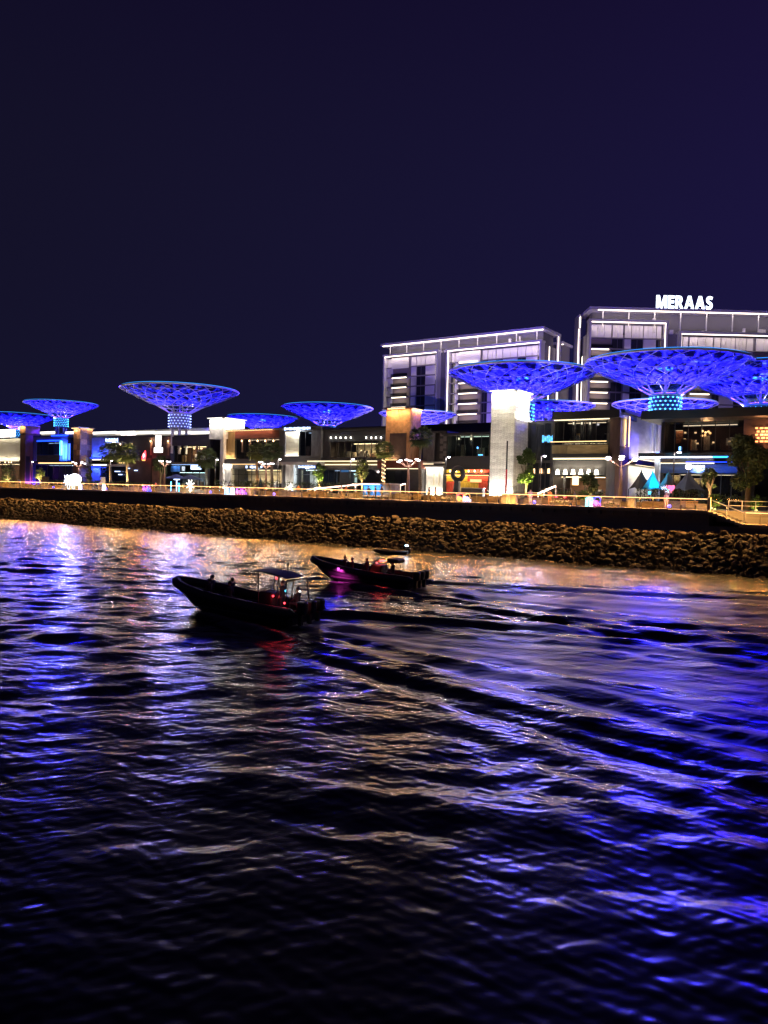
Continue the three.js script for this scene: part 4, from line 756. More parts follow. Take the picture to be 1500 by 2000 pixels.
// ---- 9 orange tower
{
  const t = pillar('orange_tower', 'square orange lit tower with dark window, beside the tall dark palm', 752, 800, 822, 797, { v: 113.4 });
  bx(t, 'core', M.brownDark, t.u0 + 0.1, t.u1 - 0.1, DECK + 6.6, t.top - 0.05, t.v + 0.1, t.v1);
  const W = t.u1 - t.u0, ys = [DECK + 6.6, onV(776, 846, t.v)[1], lerp(onV(776, 846, t.v)[1], t.top, 0.5), t.top];
  for (let k = 1; k < 3; k++) for (let j = 0; j < 2; j++) bx(t, 'cladding_panel', M.terracotta[(k + j) % 3], t.u0 + W * j / 2 + 0.015, t.u0 + W * (j + 1) / 2 - 0.015, ys[k] + 0.015, ys[k + 1] - 0.015, t.v, t.v + 0.12);
  const wl = uAt(776, t.v), wr = uAt(793, t.v);
  bx(t, 'cladding_panel', M.terracotta[0], t.u0, t.u0 + 0.8, ys[0], ys[1], t.v, t.v + 0.12); bx(t, 'recess_panel', M.terracotta[1], t.u0 + 0.8, wl, ys[0], ys[1], t.v + 0.5, t.v + 0.6); bx(t, 'window', M.darkGlass, wl, wr, ys[0] + 0.3, ys[1] - 0.05, t.v + 0.3, t.v + 0.4); bx(t, 'cladding_panel', M.terracotta[0], wr, t.u1, ys[0], ys[1], t.v, t.v + 0.12);
  for (let k = 0; k < 3; k++) for (let j = 0; j < 2; j++) bx(t, 'cladding_panel', M.terracotta[(k + j + 1) % 3], t.u1 - 0.1, t.u1 + 0.02, ys[k] + 0.015, ys[k + 1] - 0.015, lerp(t.v + 0.13, t.v1, j / 2), lerp(t.v + 0.13, t.v1, (j + 1) / 2) - 0.03);
  bx(t, 'cap', M.brownDark, t.u0 - 0.3, t.u1 + 0.3, t.top, t.top + 0.15, t.v - 0.9, t.v1 + 0.3);
  bx(t, 'light_strip', M.warm, t.u0 + 0.8, t.u1 - 0.8, t.top - 0.12, t.top - 0.003, t.v - 0.8, t.v - 0.65); area(t, [1, 0.62, 0.27], 75, t.u0 + 0.3, t.u1 - 0.3, t.v - 0.8, t.v - 0.6, t.top - 0.14, 'down');
  bx(t, 'light_strip', M.warm, t.u1 + 0.15, t.u1 + 0.28, t.top - 0.1, t.top - 0.003, t.v + 0.3, t.v1); area(t, [1, 0.5, 0.27], 70, t.u1 + 0.12, t.u1 + 0.29, t.v + 0.3, t.v1, t.top - 0.12, 'down');
  bx(t, 'light_strip', M.warmSoft, t.u0 + 0.1, wl, ys[0] + 0.05, ys[0] + 0.15, t.v - 0.25, t.v - 0.1); area(t, [1, 0.62, 0.26], 40, t.u0 + 0.1, wl, t.v - 0.25, t.v - 0.1, ys[0] + 0.17, 'up');
  // its base: dark glazed lobby under a red brown band
  bx(t, 'band', M.redBrown, t.u0 - 1.5, t.u1 + 2.4, DECK + 5.2, DECK + 6.598, t.v - 0.3, t.v1); bx(t, 'lobby_wall', M.charcoal, t.u0 - 1.4, t.u1 + 2.2, DECK, DECK + 5.198, t.v + 0.5, t.v1);
  bx(t, 'light_strip', M.cream2, t.u0 + 0.5, t.u1 + 2, DECK + 5.1, DECK + 5.195, t.v - 0.2, t.v - 0.1);
  area(t, WARM, 5, t.u0 + 0.5, t.u1 + 2, t.v - 0.2, t.v - 0.1, DECK + 5.08, 'down');
  for (let k = 0; k < 4; k++) bx(t, 'lobby_glass', M.darkGlass, t.u0 - 1 + k * 1.5, t.u0 + 0.4 + k * 1.5, DECK + 0.2, DECK + 4.8, t.v + 0.3, t.v + 0.49);
}
// ---- 10 grey brick wing
{
  const t = bld('grey_wing', 'grey block walled wing with white lit ground floor, behind the tall dark palm', 'building', 826, 872, 842, { mid: 903, m: M.charcoal });
  const f = (r, m, a = 0, b = 0.3, n = 'front_panel') => pr(t, n, m, r, VB + a, VB + b);
  f([826, 846, 848, 905], M.grey, 0, 0.3); f([848, 844, 859, 905], M.black, 0.4, 0.5); 
  const [u0, u1, y0, y1] = rect([859, 847, 872, 905], VB); for (let k = 0; k < 12; k++) for (let j = 0; j < 2; j++) bx(t, 'block', [M.grey, M.charcoal, M.grey][(k + j * 2) % 3], lerp(u0, u1, j / 2) + 0.01, lerp(u0, u1, (j + 1) / 2) - 0.01, lerp(y0, y1, k / 12) + 0.01, lerp(y0, y1, (k + 1) / 12) - 0.01, VB - rr(0, 0.04), VB + 0.3);
  f([822, 902, 866, 905], M.white, -1, 0, 'canopy_slab'); f([822, 908, 866, 911], M.grey, -0.8, 0.1, 'canopy_slab'); lightLine(t, [822, 905.6, 846, 906.8], M.cream2, WARM, 10, 'out', 1.02);
  f([832, 912, 866, null], M.white, 0.2, 0.4, 'lit_wall'); f([826, 911, 832, null], M.charcoal, 0, 0.4);
  const [a, b, , d] = rect([832, 912, 866, 940], VB); bx(t, 'light_strip', M.whiteGlow, a, b, d - 0.1, d - 0.02, VB - 0.35, VB - 0.2); area(t, [1, 0.9, 0.72], 55, a, b, VB - 0.4, VB - 0.2, d - 0.12, 'down'); area(t, [1, 0.9, 0.72], 70, a, b, VB - 0.6, VB - 0.4, DECK + 0.35, 'up'); bx(t, 'ground_lamp', M.cream2, a, b, DECK + 0.2, DECK + 0.3, VB - 0.6, VB - 0.4);
  for (const x of [846, 856]) f([x, 914, x + 2, 948], M.cream, 0.05, 0.19, 'pilaster');
}
// ---- 11 yellow and red shop
{
  const t = bld('shop_building', 'shop with yellow and red lit ground floor under a black fascia', 'building', 866, 957, 845, { mid: 893, m: M.black, eave: 0.3 });
  const f = (r, m, a = 0, b = 0.3, n = 'front_panel') => pr(t, n, m, r, VB + a, VB + b);
  f([872, 847, 957, 850], M.charcoal, -0.2, 0.3); f([868, 892, 957, 916], M.black, -0.6, 0.3, 'fascia');
  room(t, [874, 850, 957, 891], { L: 1.6, c: [0.8, 1, 0.7], stock: 5, m: M.charcoal }); panes(t, [874, 850, 957, 891], 5, { m: M.tinted });
  sconces(t, [897, 921], 857, { cd: 7, h: 4, m: M.charcoal, dv: 0.6, c: [1, 0.9, 0.5] });
  { const q = lightLine; q(t, [931.5, 870, 933.5, 879], glow(0.3, 1.4, 4), COOL, 0, 'out', 0.02); q(t, [934, 887.5, 942, 889.5], glow(0.3, 1.4, 4), COOL, 0, 'out', 0.02); }
  const yel = grainy([0.55, 0.36, 0.03]), red = grainy([0.55, 0.05, 0.02]);
  f([869, 917, 912, 924], yel, -0.2, 0.2, 'sign_band'); f([912, 917, 957, 924], red, -0.2, 0.2, 'sign_band');
  sconces(t, [880, 892, 904, 916, 928, 941], 920, { pier: false, cd: 5, dv: -0.35, c: [1, 0.75, 0.4] });
  f([868, 924.5, 957, 926], M.black, -0.3, 0.2, 'sign_band');
  const ps = [yel, yel, yel, yel, red, red, red, red];
  for (let k = 0; k < 8; k++) { f([870 + k * 10.8, 926, 880.3 + k * 10.8, 940], ps[k], 0.2, 0.3, 'wall_panel'); f([870 + k * 10.8, 940.6, 880.3 + k * 10.8, null], k === 0 || k === 1 || k > 5 ? red : yel, 0.2, 0.3, 'wall_panel'); }
  f([918, 936, 940, 942], glow(1.6, 0.8, 0.3), 0.1, 0.19, 'menu_screen');
  const [a, b] = rect([870, 926, 955, null], VB), y = onV(910, 925.5, VB)[1]; area(t, WARM, 20, a, b, VB - 0.2, VB, y - 0.3, 'down'); bx(t, 'light_strip', M.warm, a, b, y - 0.27, y - 0.2, VB - 0.2, VB - 0.05);
}
{ // round dark arch display with a figure cut out in front of the yellow shop
  const [u] = onV(894, 940, 113), t = thing('round_display', 'dark round display ring with draped stand before the yellow wall', 'display', [u, DECK, 113]);
  part(t, 'ring', new THREE.TorusGeometry(1.0, 0.42, 8, 24), M.black, [0, 4.3, 0]); part(t, 'stand', new THREE.CylinderGeometry(0.42, 0.75, 3.4, 12), M.charcoal, [-0.15, 1.7, 0]); part(t, 'drape', new THREE.CylinderGeometry(0.18, 0.32, 3.2, 10), M.concrete, [0.4, 1.6, 0.15]);
}
// ---- 12 white stone pillar
{
  const t = pillar('stone_pillar', 'tall white stone pillar, brightly lit at top and foot', 957, 1003, 1033, 762, { v: 111 });
  bx(t, 'core', M.concrete, t.u0 + 0.12, t.u1 - 0.12, DECK, t.top, t.v + 0.12, t.v1);
  const n = 34, h = (t.top - DECK) / n, S = M.stone, W = t.u1 - t.u0, Dp = t.v1 - t.v;
  for (let k = 0; k < n; k++) {
    const c = 4, sh = (k % 2) * 0.5;
    for (let j = 0; j <= c; j++) { const a = clamp((j - sh) / c, 0, 1), b = clamp((j + 1 - sh) / c, 0, 1); if (b - a < 0.02) continue; bx(t, 'stone', S[(rnd() * 4) | 0], t.u0 + W * a + 0.006, t.u0 + W * b - 0.006, DECK + k * h + 0.006, DECK + (k + 1) * h - 0.006, t.v - rr(0, 0.03), t.v + 0.2); }
  }
  for (let k = 0; k < n; k++) for (let j = 0; j < 3; j++) { if (j === 0 && k % 2) { } bx(t, 'stone', S[(rnd() * 4) | 0], t.u1 - 0.2, t.u1 + rr(0, 0.05), DECK + k * h + 0.012, DECK + (k + 1) * h - 0.012, t.v + 0.21 + (Dp - 0.21) * j / 3, t.v + 0.21 + (Dp - 0.21) * (j + 1) / 3 - 0.024); }
  const L = [1, 0.94, 0.84];
  bx(t, 'cap', M.white, t.u0 - 0.2, t.u1 + 0.2, t.top, t.top + 0.12, t.v - 0.8, t.v1 + 0.2);
  bx(t, 'light_strip', M.whiteGlow, t.u0, t.u1, t.top - 0.12, t.top - 0.003, t.v - 0.75, t.v - 0.55); area(t, L, 170, t.u0, t.u1, t.v - 0.75, t.v - 0.5, t.top - 0.14, 'down');
  bx(t, 'light_strip', M.whiteGlow, t.u1 + 0.4, t.u1 + 0.6, t.top - 0.2, t.top - 0.003, t.v, t.v1); area(t, L, 120, t.u1 + 0.35, t.u1 + 0.6, t.v, t.v1, t.top - 0.22, 'down');
  bx(t, 'cap', M.white, t.u1 + 0.2, t.u1 + 0.7, t.top + 0.002, t.top + 0.1, t.v, t.v1);
  bx(t, 'ground_lamp', M.whiteGlow, t.u0, t.u1, DECK + 0.02, DECK + 0.12, t.v - 1.2, t.v - 0.95); area(t, L, 150, t.u0, t.u1, t.v - 1.2, t.v - 0.9, DECK + 0.15, 'up');
  for (const x of [0.2, 0.8]) { // two floodlights added on the deck to brighten the middle of the pillar
    const u = lerp(t.u0, t.u1, x), l = new THREE.SpotLight(rgb(1, 0.93, 0.8), 190, 0, 0.5, 0.8); l.name = 'flood_beam'; l.castShadow = true; l.shadow.radius = 5; l.position.set(u - t.base[0], 0.5, 9); l.target.position.set(u - t.base[0], 11, 0); t.add(l, l.target);
    bx(t, 'flood_lamp', M.cream2, u - 0.2, u + 0.2, DECK + 0.05, DECK + 0.3, t.v - 8.9, t.v - 8.6);
  }
  const yr = onU(1018, 823, t.u1)[1]; area(t, L, 60, t.u1 + 0.35, t.u1 + 0.6, t.v, t.v1, yr + 0.3, 'up'); bx(t, 'roof_lamp', M.whiteGlow, t.u1 + 0.35, t.u1 + 0.6, yr + 0.1, yr + 0.27, t.v, t.v1);
}
// ---- 13 dark glass building
{
  const t = bld('glass_building', 'black glass fronted building right of the white stone pillar', 'building', 1001, 1078, 824, { mid: 903, m: M.black, v: 116 });
  panes(t, [1003, 826, 1078, 900], 5, { m: M.darkGlass }); panes(t, [1003, 903, 1078, null], 6, { m: M.darkGlass }); pr(t, 'floor_band', M.black, [1003, 899, 1078, 904], 115.9, 116.4);
  litSign(t, [1059, 850, 1085, 864], glow(0.25, 1.3, 2.6), null, 0, { glyphs: 6, back: M.black, dv: 0.05 });
  { const [a, b] = rect([1043, 940, 1075, null], 116); bx(t, 'red_counter', grainy([0.35, 0.06, 0.03]), a, b, DECK, DECK + 1.4, 113.4, 114); bx(t, 'light_strip', M.warmSoft, a, b, DECK + 1.402, DECK + 1.46, 113.4, 113.5); }
}
// ---- 14 restaurant with balcony band and a row of lamps
{
  const t = bld('restaurant_building', 'restaurant with olive balcony band and a row of six bell lamps under it', 'building', 1078, 1190, 812, { mid: 890, m: M.black, v: 113 });
  const f = (r, m, a = 0, b = 0.3, n = 'front_panel') => pr(t, n, m, r, t.v + a, t.v + b);
  { const [a, b, c, d] = rect([1078, 802, 1210, 817], 111.6); bx(t, 'roof_fascia', M.black, a, b, c, d, 111.6, 120); }
  lightLine(t, [1082, 817.5, 1190, 820], M.cream2, WARM, 18, 'down', 0.4);
  sconces(t, [1121, 1137, 1153], 827, { cd: 8, h: 5, dv: 0.9, m: M.charcoal, c: [1, 0.8, 0.5] });
  room(t, [1080, 822, 1186, 868], { L: 1.2, stock: 8, m: M.charcoal, d: 6 }); panes(t, [1080, 822, 1186, 868], 5, { m: M.tinted });
  for (const [x, y] of [[1137, 841], [1167, 829]]) { const [u, yy] = onV(x, y, t.v + 1.5); bx(t, 'pendant_lamp', M.whiteGlow, u - 0.2, u + 0.2, yy - 0.14, yy + 0.14, t.v + 1.4, t.v + 1.7); }
  for (let k = 0; k < 9; k++) f([1078, 870 + k * 1.8, 1108, 871.1 + k * 1.8], M.gold, -0.5, -0.35, 'louvre'); f([1108, 869, 1187, 886], M.gold, -0.5, -0.3, 'balcony_front'); f([1078, 869, 1108, 886], M.charcoal, -0.3, -0.2, 'louvre_backing');
  f([1077, 886, 1190, 893], M.black, -0.9, 0.3, 'canopy_slab'); lightLine(t, [1080, 894.5, 1190, 897], M.cream2, [1, 0.85, 0.6], 14, 'down', 0.5);
  { const [a, b, c, d] = rect([1078, 870, 1187, 886], t.v - 1.6); area(t, [1, 0.85, 0.55], 3.2, a, b, d + 0.5, d + 0.6, t.v - 2.2, 'in'); bx(t, 'wash_lamp', M.warmSoft, a, b, d + 0.5, d + 0.6, t.v - 2.32, t.v - 2.21); bx(t, 'lamp_arm', M.frame, (a + b) / 2, (a + b) / 2 + 0.1, d + 0.52, d + 0.58, t.v - 2.2, t.v - 0.2); }
  f([1078, 897, 1190, 927], M.dark, 0.1, 0.3); 
  for (let k = 0; k < 6; k++) { // bell lamps
    const x = 1089 + k * 15.2, [u, y] = onV(x, 918, t.v - 0.4), b = t.base;
    part(t, 'bell_lamp', cyl(0.34, 0.2, 0.75, 12), glow(5, 4.6, 3.7), [u - b[0], y - DECK - 0.3, 0.4]); part(t, 'lamp_cap', cyl(0.22, 0.1, 0.18, 10), M.frame, [u - b[0], y - DECK + 0.2, 0.4]);
    point(t, [1, 0.85, 0.6], 5, u, y + 0.55, t.v - 0.45, 3); point(t, [1, 0.85, 0.6], 6, u, y - 0.75, t.v - 0.45, 3);
  }
  for (const x of [1044, 1058, 1073]) { const [u, y] = onV(x, 920, t.v + 1.5), b = t.base; part(t, 'bell_lamp', cyl(0.2, 0.16, 0.75, 10), glow(3.4, 2, 1), [u - b[0], y - DECK, -1.2]); }
  room(t, [1040, 930, 1190, null], { L: 4, stock: 10, m: M.brown, d: 7 }); f([1100, 930, 1104, null], M.charcoal, 0, 0.3, 'mullion'); f([1142, 930, 1146, null], M.charcoal, 0, 0.3, 'mullion');
  { const [u, y] = onV(1132, 940, t.v + 3); bx(t, 'amber_panel', M.warm, u - 1.2, u - 0.2, y - 0.6, y + 0.8, t.v + 3, t.v + 3.1); }
}
// ---- 15 brown corner with gold light panel and white side wall
{
  const v = 113, u0 = uAt(1190, v), u1 = uAt(1210, v), top = onV(1195, 806, v)[1], t = thing('corner_wing', 'brown corner wing with gold vertical light panel and long white side wall', 'building', [u0, DECK, v]); t.v = v;
  const vA = onU(1229, 860, u1)[0], vB = onU(1292, 860, u1)[0];
  bx(t, 'corner_wall', M.brownDark, u0, u1, DECK + 6.6, top, v, vA); bx(t, 'corner_pier', M.grey, u0 - 0.4, u0 + 0.9, DECK, DECK + 6.598, v, vA - 2); bx(t, 'corner_pier', M.brown, u0 + 0.9, u1, DECK, DECK + 6.598, v + 0.02, vA);
  bx(t, 'side_wall', M.white, u1 - 0.5, u1 + 0.05, DECK + 6.9, top, vA + 0.002, vB); bx(t, 'lit_wall', M.white, u1 - 0.5, u1 - 0.05, DECK, DECK + 6.1, vA + 0.002, vB); bx(t, 'floor_band', M.grey, u1 - 0.5, u1 + 1.1, DECK + 6.102, DECK + 6.898, vA + 0.002, vB);
  bx(t, 'roof', M.dark, u0, u1 + 0.6, top + 0.002, top + 0.5, v, vB);
  const g0 = onU(1211, 840, u1)[0], g1 = onU(1222, 840, u1)[0], gy0 = onU(1216, 872, u1)[1], gy1 = onU(1216, 812, u1)[1];
  bx(t, 'gold_panel', M.gold, u1 + 0.003, u1 + 0.06, gy0, gy1, g0, g1);
  const gl = new THREE.RectAreaLight(rgb(1, 0.75, 0.4), 34, 0.3, gy1 - gy0); gl.name = 'strip_light'; gl.position.set(u1 + 0.55 - u0, (gy0 + gy1) / 2 - DECK, v - g1 + 0.1); gl.rotation.y = Math.PI / 2; t.add(gl); bx(t, 'light_strip', M.warm, u1 + 0.56, u1 + 0.66, gy0, gy1, g1 - 0.3, g1 - 0.1);
  bx(t, 'light_bracket', M.frame, u1 + 0.06, u1 + 0.62, gy0 + 0.2, gy0 + 0.3, g1 - 0.3, g1 - 0.2);
  area(t, [1, 0.9, 0.78], 20, u1 + 0.9, u1 + 1.1, vA + 0.5, vB, DECK + 7.05, 'up'); bx(t, 'light_strip', M.cream2, u1 + 0.85, u1 + 1.09, DECK + 6.9, DECK + 7.0, vA + 0.5, vB);
  area(t, [1, 0.9, 0.74], 42, u1 + 0.8, u1 + 1.05, vA + 0.5, vB, DECK + 6.05, 'down'); bx(t, 'light_strip', M.cream2, u1 + 0.8, u1 + 1.05, DECK + 6.07, DECK + 6.1, vA + 0.5, vB);
  const bv = onU(1281, 850, u1)[0]; for (let k = 0; k < 8; k++) bx(t, 'blue_lamp', glow(0.4, 0.9, 5), u1 + 0.06, u1 + 0.3, DECK + 7.6 + k * 0.75, DECK + 8.1 + k * 0.75, bv, bv + 0.9);
  point(t, [0.15, 0.3, 1], 20, u1 + 0.8, DECK + 10.5, bv + 0.3, 10);
  area(t, [0.7, 0.62, 1], 5, u0, u1, v - 1.2, v - 1.0, DECK + 0.3, 'up'); bx(t, 'ground_lamp', glow(1.5, 1.3, 2), u0, u1, DECK + 0.1, DECK + 0.26, v - 1.2, v - 1.0);
}
// ---- 16 dark restaurant at the right edge
{
  const t = bld('restaurant_building', 'black roofed restaurant with chandelier and blue ground floor at the right edge', 'building', 1292, 1560, 808, { mid: 886, m: M.black, v: 108, d: 18 });
  const f = (r, m, a = 0, b = 0.3, n = 'front_panel') => pr(t, n, m, r, t.v + a, t.v + b);
  { const [a, b, c, d] = rect([1252, 799, 1455, 816], 104); bx(t, 'roof_fascia', M.black, a, uAt(1560, 104), c, d, 104, 126); }
  lightLine(t, [1268, 817, 1450, 819], glow(1.2, 1.3, 1.6), [0.8, 0.85, 1], 6, 'down', 1.2);
  room(t, [1296, 824, 1450, 880], { L: 1.0, stock: 14, m: M.brownDark, d: 9 }); panes(t, [1292, 822, 1452, 882], 6, { m: M.tinted });
  f([1452, 815, 1560, 880], M.brownDark, 0, 0.3);
  for (const [x, y] of [[1372, 842], [1378, 845], [1384, 843], [1377, 850], [1371, 851], [1387, 846]]) { const [u, yy] = onV(x, y, t.v + 2), b = t.base; const o = part(t, 'chandelier_globe', new THREE.SphereGeometry(0.16, 10, 8), glow(6, 2.6, 0.8), [u - b[0], yy - DECK, -2]); }
  { const [u, y] = onV(1379, 842, t.v + 2); point(t, [1, 0.5, 0.2], 22, u, y, t.v + 1.8, 10); f([1372, 838, 1373, 842], M.frame, 2, 2.05, 'chandelier_rod'); }
  f([1320, 842, 1334, 866], grainy([0.4, 0.14, 0.05]), 3, 3.1, 'lit_panel'); { const [a, b, c, d] = rect([1320, 842, 1334, 866], t.v + 3); area(t, WARM, 12, a, b, t.v + 2.7, t.v + 2.9, d, 'down'); bx(t, 'light_strip', M.warm, a, b, d + 0.02, d + 0.08, t.v + 2.7, t.v + 2.85); }
  for (const [x, y] of [[1334, 866], [1337, 858], [1362, 866], [1393, 864], [1424, 862], [1338, 845], [1358, 845]]) { const [u, yy] = onV(x, y, t.v + 2); bx(t, 'table_lamp', M.warm, u - 0.12, u + 0.12, yy - 0.1, yy + 0.1, t.v + 2, t.v + 2.2); }
  for (let k = 0; k < 5; k++) for (let j = 0; j < 3; j++) { const [u, y] = onV(1480 + j * 9 + (k % 2) * 3, 836 + k * 6.5, t.v - 0.2); bx(t, 'lantern', glow(3.2, 1.1, 0.35), u - 0.28, u + 0.1 * j, y - 0.1, y + 0.1, t.v - 0.25, t.v - 0.05); }
  { const [u, y] = onV(1490, 848, t.v - 0.5); point(t, [1, 0.4, 0.15], 16, u, y, t.v - 0.8, 10); }
  // terrace slab with lit edge
  { const [a, , c, d] = rect([1247, 884, 1452, 891], 104); bx(t, 'terrace_slab', M.black, a, uAt(1560, 104), c, d, 104, 107.9); const y = c; bx(t, 'light_strip', glow(2.6, 3.0, 4.2), a + 0.2, uAt(1390, 104), y - 0.2, y - 0.02, 104.05, 104.25); area(t, [0.7, 0.85, 1], 12, a + 0.2, uAt(1390, 104), 104.05, 104.25, y - 0.22, 'down'); bx(t, 'light_strip', glow(0.1, 1.6, 5), uAt(1391, 104), uAt(1445, 104), y - 0.2, y - 0.02, 104.05, 104.25); area(t, [0.05, 0.4, 1], 14, uAt(1391, 104), uAt(1445, 104), 104.05, 104.25, y - 0.22, 'down'); }
  f([1292, 893, 1395, 904], M.grey, 0, 0.3, 'soffit_band'); lightLine(t, [1287, 904, 1395, 905.5], M.cream2, WARM, 9, 'down', 0.5); f([1288, 906, 1440, 924], M.navy, 0, 0.3, 'sign_band');
  { const [a, b, c, d] = rect([1340, 908, 1440, 924], t.v - 1); area(t, [0.03, 0.2, 1], 26, a, b, t.v - 1.2, t.v - 1, d + 0.3, 'down'); bx(t, 'wash_lamp', M.blueGlow, a, b, d + 0.32, d + 0.4, t.v - 1.2, t.v - 1.05); }
  litSign(t, [1352, 908.5, 1377, 914], M.whiteGlow, WHITE, 6, { glyphs: 7, back: M.navy, dv: 0.2 }); { const [u, y] = onV(1345, 911.5, t.v - 0.4); part(t, 'sign_disc', cyl(0.42, 0.42, 0.1, 20).rotateX(Math.PI / 2), M.whiteGlow, [u - t.base[0], y - DECK, 0.42]); }
  f([1279, 893, 1288, null], M.white, -3.5, -2.8, 'column');
  room(t, [1290, 925, 1450, null], { L: 2.2, stock: 14, m: M.charcoal, d: 8 }); panes(t, [1290, 925, 1450, null], 8, { m: M.tinted });
  for (const [x0, y0, x1, y1] of [[1313, 930, 1328, 962], [1339, 936, 1374, 953]]) { f([x0, y0, x1, y1], M.gold, 1.5, 1.6, 'lit_panel'); const [a, b, c, d] = rect([x0, y0, x1, y1], t.v + 1.5); area(t, [1, 0.75, 0.42], 26, a, b, t.v + 1.1, t.v + 1.3, d, 'down'); bx(t, 'light_strip', M.warm, a, b, d + 0.02, d + 0.08, t.v + 1.1, t.v + 1.25); }
  for (const [x, y] of [[1328, 876], [1255, 865]]) { const [u, yy] = onV(x, y, x < 1300 ? 105 : t.v - 0.2), vv = x < 1300 ? 105 : t.v - 0.2; if (x > 1300) bx(t, 'blue_spot', glow(0.6, 1.6, 3.5), u - 0.12, u + 0.12, yy - 0.25, yy + 0.25, vv - 0.1, vv); }
}
// ---- block behind that carries the rear canopies
{
  const t = thing('rear_block', 'dark flat roofed block behind the shop row, mostly hidden', 'building', [-90, DECK, 150]);
  bx(t, 'body', M.dark, -260, 0, DECK, 20.0, 134, 200); bx(t, 'parapet', M.dark, -260, 0, 20.0, 20.5, 134, 134.4);
}
// ================================================================ TREES AND PLANTS
const leafM = (r, g, b) => new THREE.MeshPhysicalMaterial({ color: rgb(r, g, b), roughness: 0.7, transmission: 0.25, thickness: 0, side: THREE.DoubleSide, ior: 1.3, specularIntensity: 0.3 });
const LEAF = { palm: leafM(0.1, 0.12, 0.045), green: leafM(0.075, 0.12, 0.035), dark: leafM(0.08, 0.105, 0.045), olive: leafM(0.1, 0.115, 0.045) };
const BARK = grainy([0.16, 0.11, 0.07], { bumpScale: 0.03 });
function geo(tris) { const g = new THREE.BufferGeometry(); g.setAttribute('position', new THREE.BufferAttribute(new Float32Array(tris), 3)); g.computeVertexNormals(); return g; }
function palmCrown(R, n) { // fan leaves: a stalk and a fan of narrow blades
  const t = [], up = new THREE.Vector3(0, 1, 0);
  for (let k = 0; k < n; k++) {
    const a = k * 2.399, el = lerp(1.25, -0.75, Math.pow((k + 0.5) / n, 0.85)) + rr(-0.12, 0.12), d = new THREE.Vector3(Math.cos(a) * Math.cos(el), Math.sin(el), Math.sin(a) * Math.cos(el));
    const side = new THREE.Vector3().crossVectors(d, up).normalize(), nor = new THREE.Vector3().crossVectors(side, d), L = R * rr(0.5, 0.62), c = d.clone().multiplyScalar(L);
    const q = (p, w) => [p.clone().addScaledVector(side, w), p.clone().addScaledVector(side, -w)];
    const [s0, s1] = q(new THREE.Vector3(), 0.04), [s2, s3] = q(c, 0.03); t.push(...s0.toArray(), ...s1.toArray(), ...s2.toArray(), ...s1.toArray(), ...s3.toArray(), ...s2.toArray());
    const nb = 13, F = R * rr(0.42, 0.55);
    for (let j = 0; j < nb; j++) {
      const b = lerp(-1.75, 1.75, (j + 0.5) / nb), e = d.clone().multiplyScalar(Math.cos(b)).addScaledVector(side, Math.sin(b)).addScaledVector(nor, -0.12 - 0.1 * Math.abs(b) + rr(-0.08, 0.08));
      const m = c.clone().addScaledVector(e, F * 0.55), tip = c.clone().addScaledVector(e, F * rr(0.85, 1.05)); tip.y -= F * 0.22;
      const w = new THREE.Vector3().crossVectors(e, nor).normalize().multiplyScalar(F * 0.075);
      const A = m.clone().add(w), B = m.clone().sub(w);
      t.push(...c.toArray(), ...A.toArray(), ...B.toArray(), ...A.toArray(), ...tip.toArray(), ...B.toArray());
    }
  }
  return geo(t);
}
function palm(label, px, topPy, rPx, v, o = {}) {
  const [u, yc] = onV(px, topPy, v), Z = world(u, 0, v).z, R = 1.25 * rPx * -Z / 1500, H = yc - DECK;
  const t = thing('palm_tree', label, 'palm tree', [u, DECK, v], 'fan palms along the promenade');
  const g = [], n = 16;
  for (let k = 0; k < n; k++) { const y0 = H * k / n, y1 = H * (k + 1) / n, r = lerp(0.3, 0.19, k / n); g.push(cyl(r * 0.92, r * 1.12, y1 - y0, 9).translate(0.12 * Math.sin(k * 0.5), (y0 + y1) / 2, 0)); }
  part(t, 'trunk', merged(g), BARK);
  part(t, 'crown', palmCrown(R, 46), o.leaf ?? LEAF.palm, [0, H, 0]);
  const sk = []; for (let k = 0; k < 70; k++) { const a = rnd() * 6.283, y = -rnd() * R * 0.55, r = R * 0.2 * (1 + y / R); const c = [r * Math.cos(a), y, r * Math.sin(a)], d = [r * 1.2 * Math.cos(a + 0.2), y - R * 0.35, r * 1.2 * Math.sin(a + 0.2)], e = [r * 1.05 * Math.cos(a - 0.25), y - R * 0.1, r * 1.05 * Math.sin(a - 0.25)]; sk.push(...c, ...d, ...e); }
  part(t, 'leaf_skirt', geo(sk), LEAF.olive, [0, H - 0.1, 0]);
  if (o.spiral) { const c = new THREE.CatmullRomCurve3(Array.from({ length: 90 }, (_, i) => { const s = i / 89, a = s * 62; return new THREE.Vector3(0.3 * Math.cos(a), s * (H - R * 0.6), 0.3 * Math.sin(a)); })); part(t, 'light_string', new THREE.TubeGeometry(c, 260, 0.045, 4), glow(3.2, 2.2, 1.1)); for (const y of [1.2, 3.4]) point(t, [1, 0.72, 0.4], 4, u, DECK + y, v - 0.9, 5); }
  if (o.cd) { const b = part(t, 'ground_lamp', cyl(0.16, 0.16, 0.2, 10), glow(4, 2.8, 1.4), [0.7, 0.1, 0.9]); const l = new THREE.SpotLight(rgb(...(o.c ?? [1, 0.72, 0.34])), o.cd * 2.5, 0, 0.42, 0.6); l.name = 'up_light'; l.castShadow = true; l.shadow.radius = 4; l.position.set(0.7, 0.25, 0.9); l.target.position.set(0, H, 0); t.add(l, l.target); }
  return t;
}
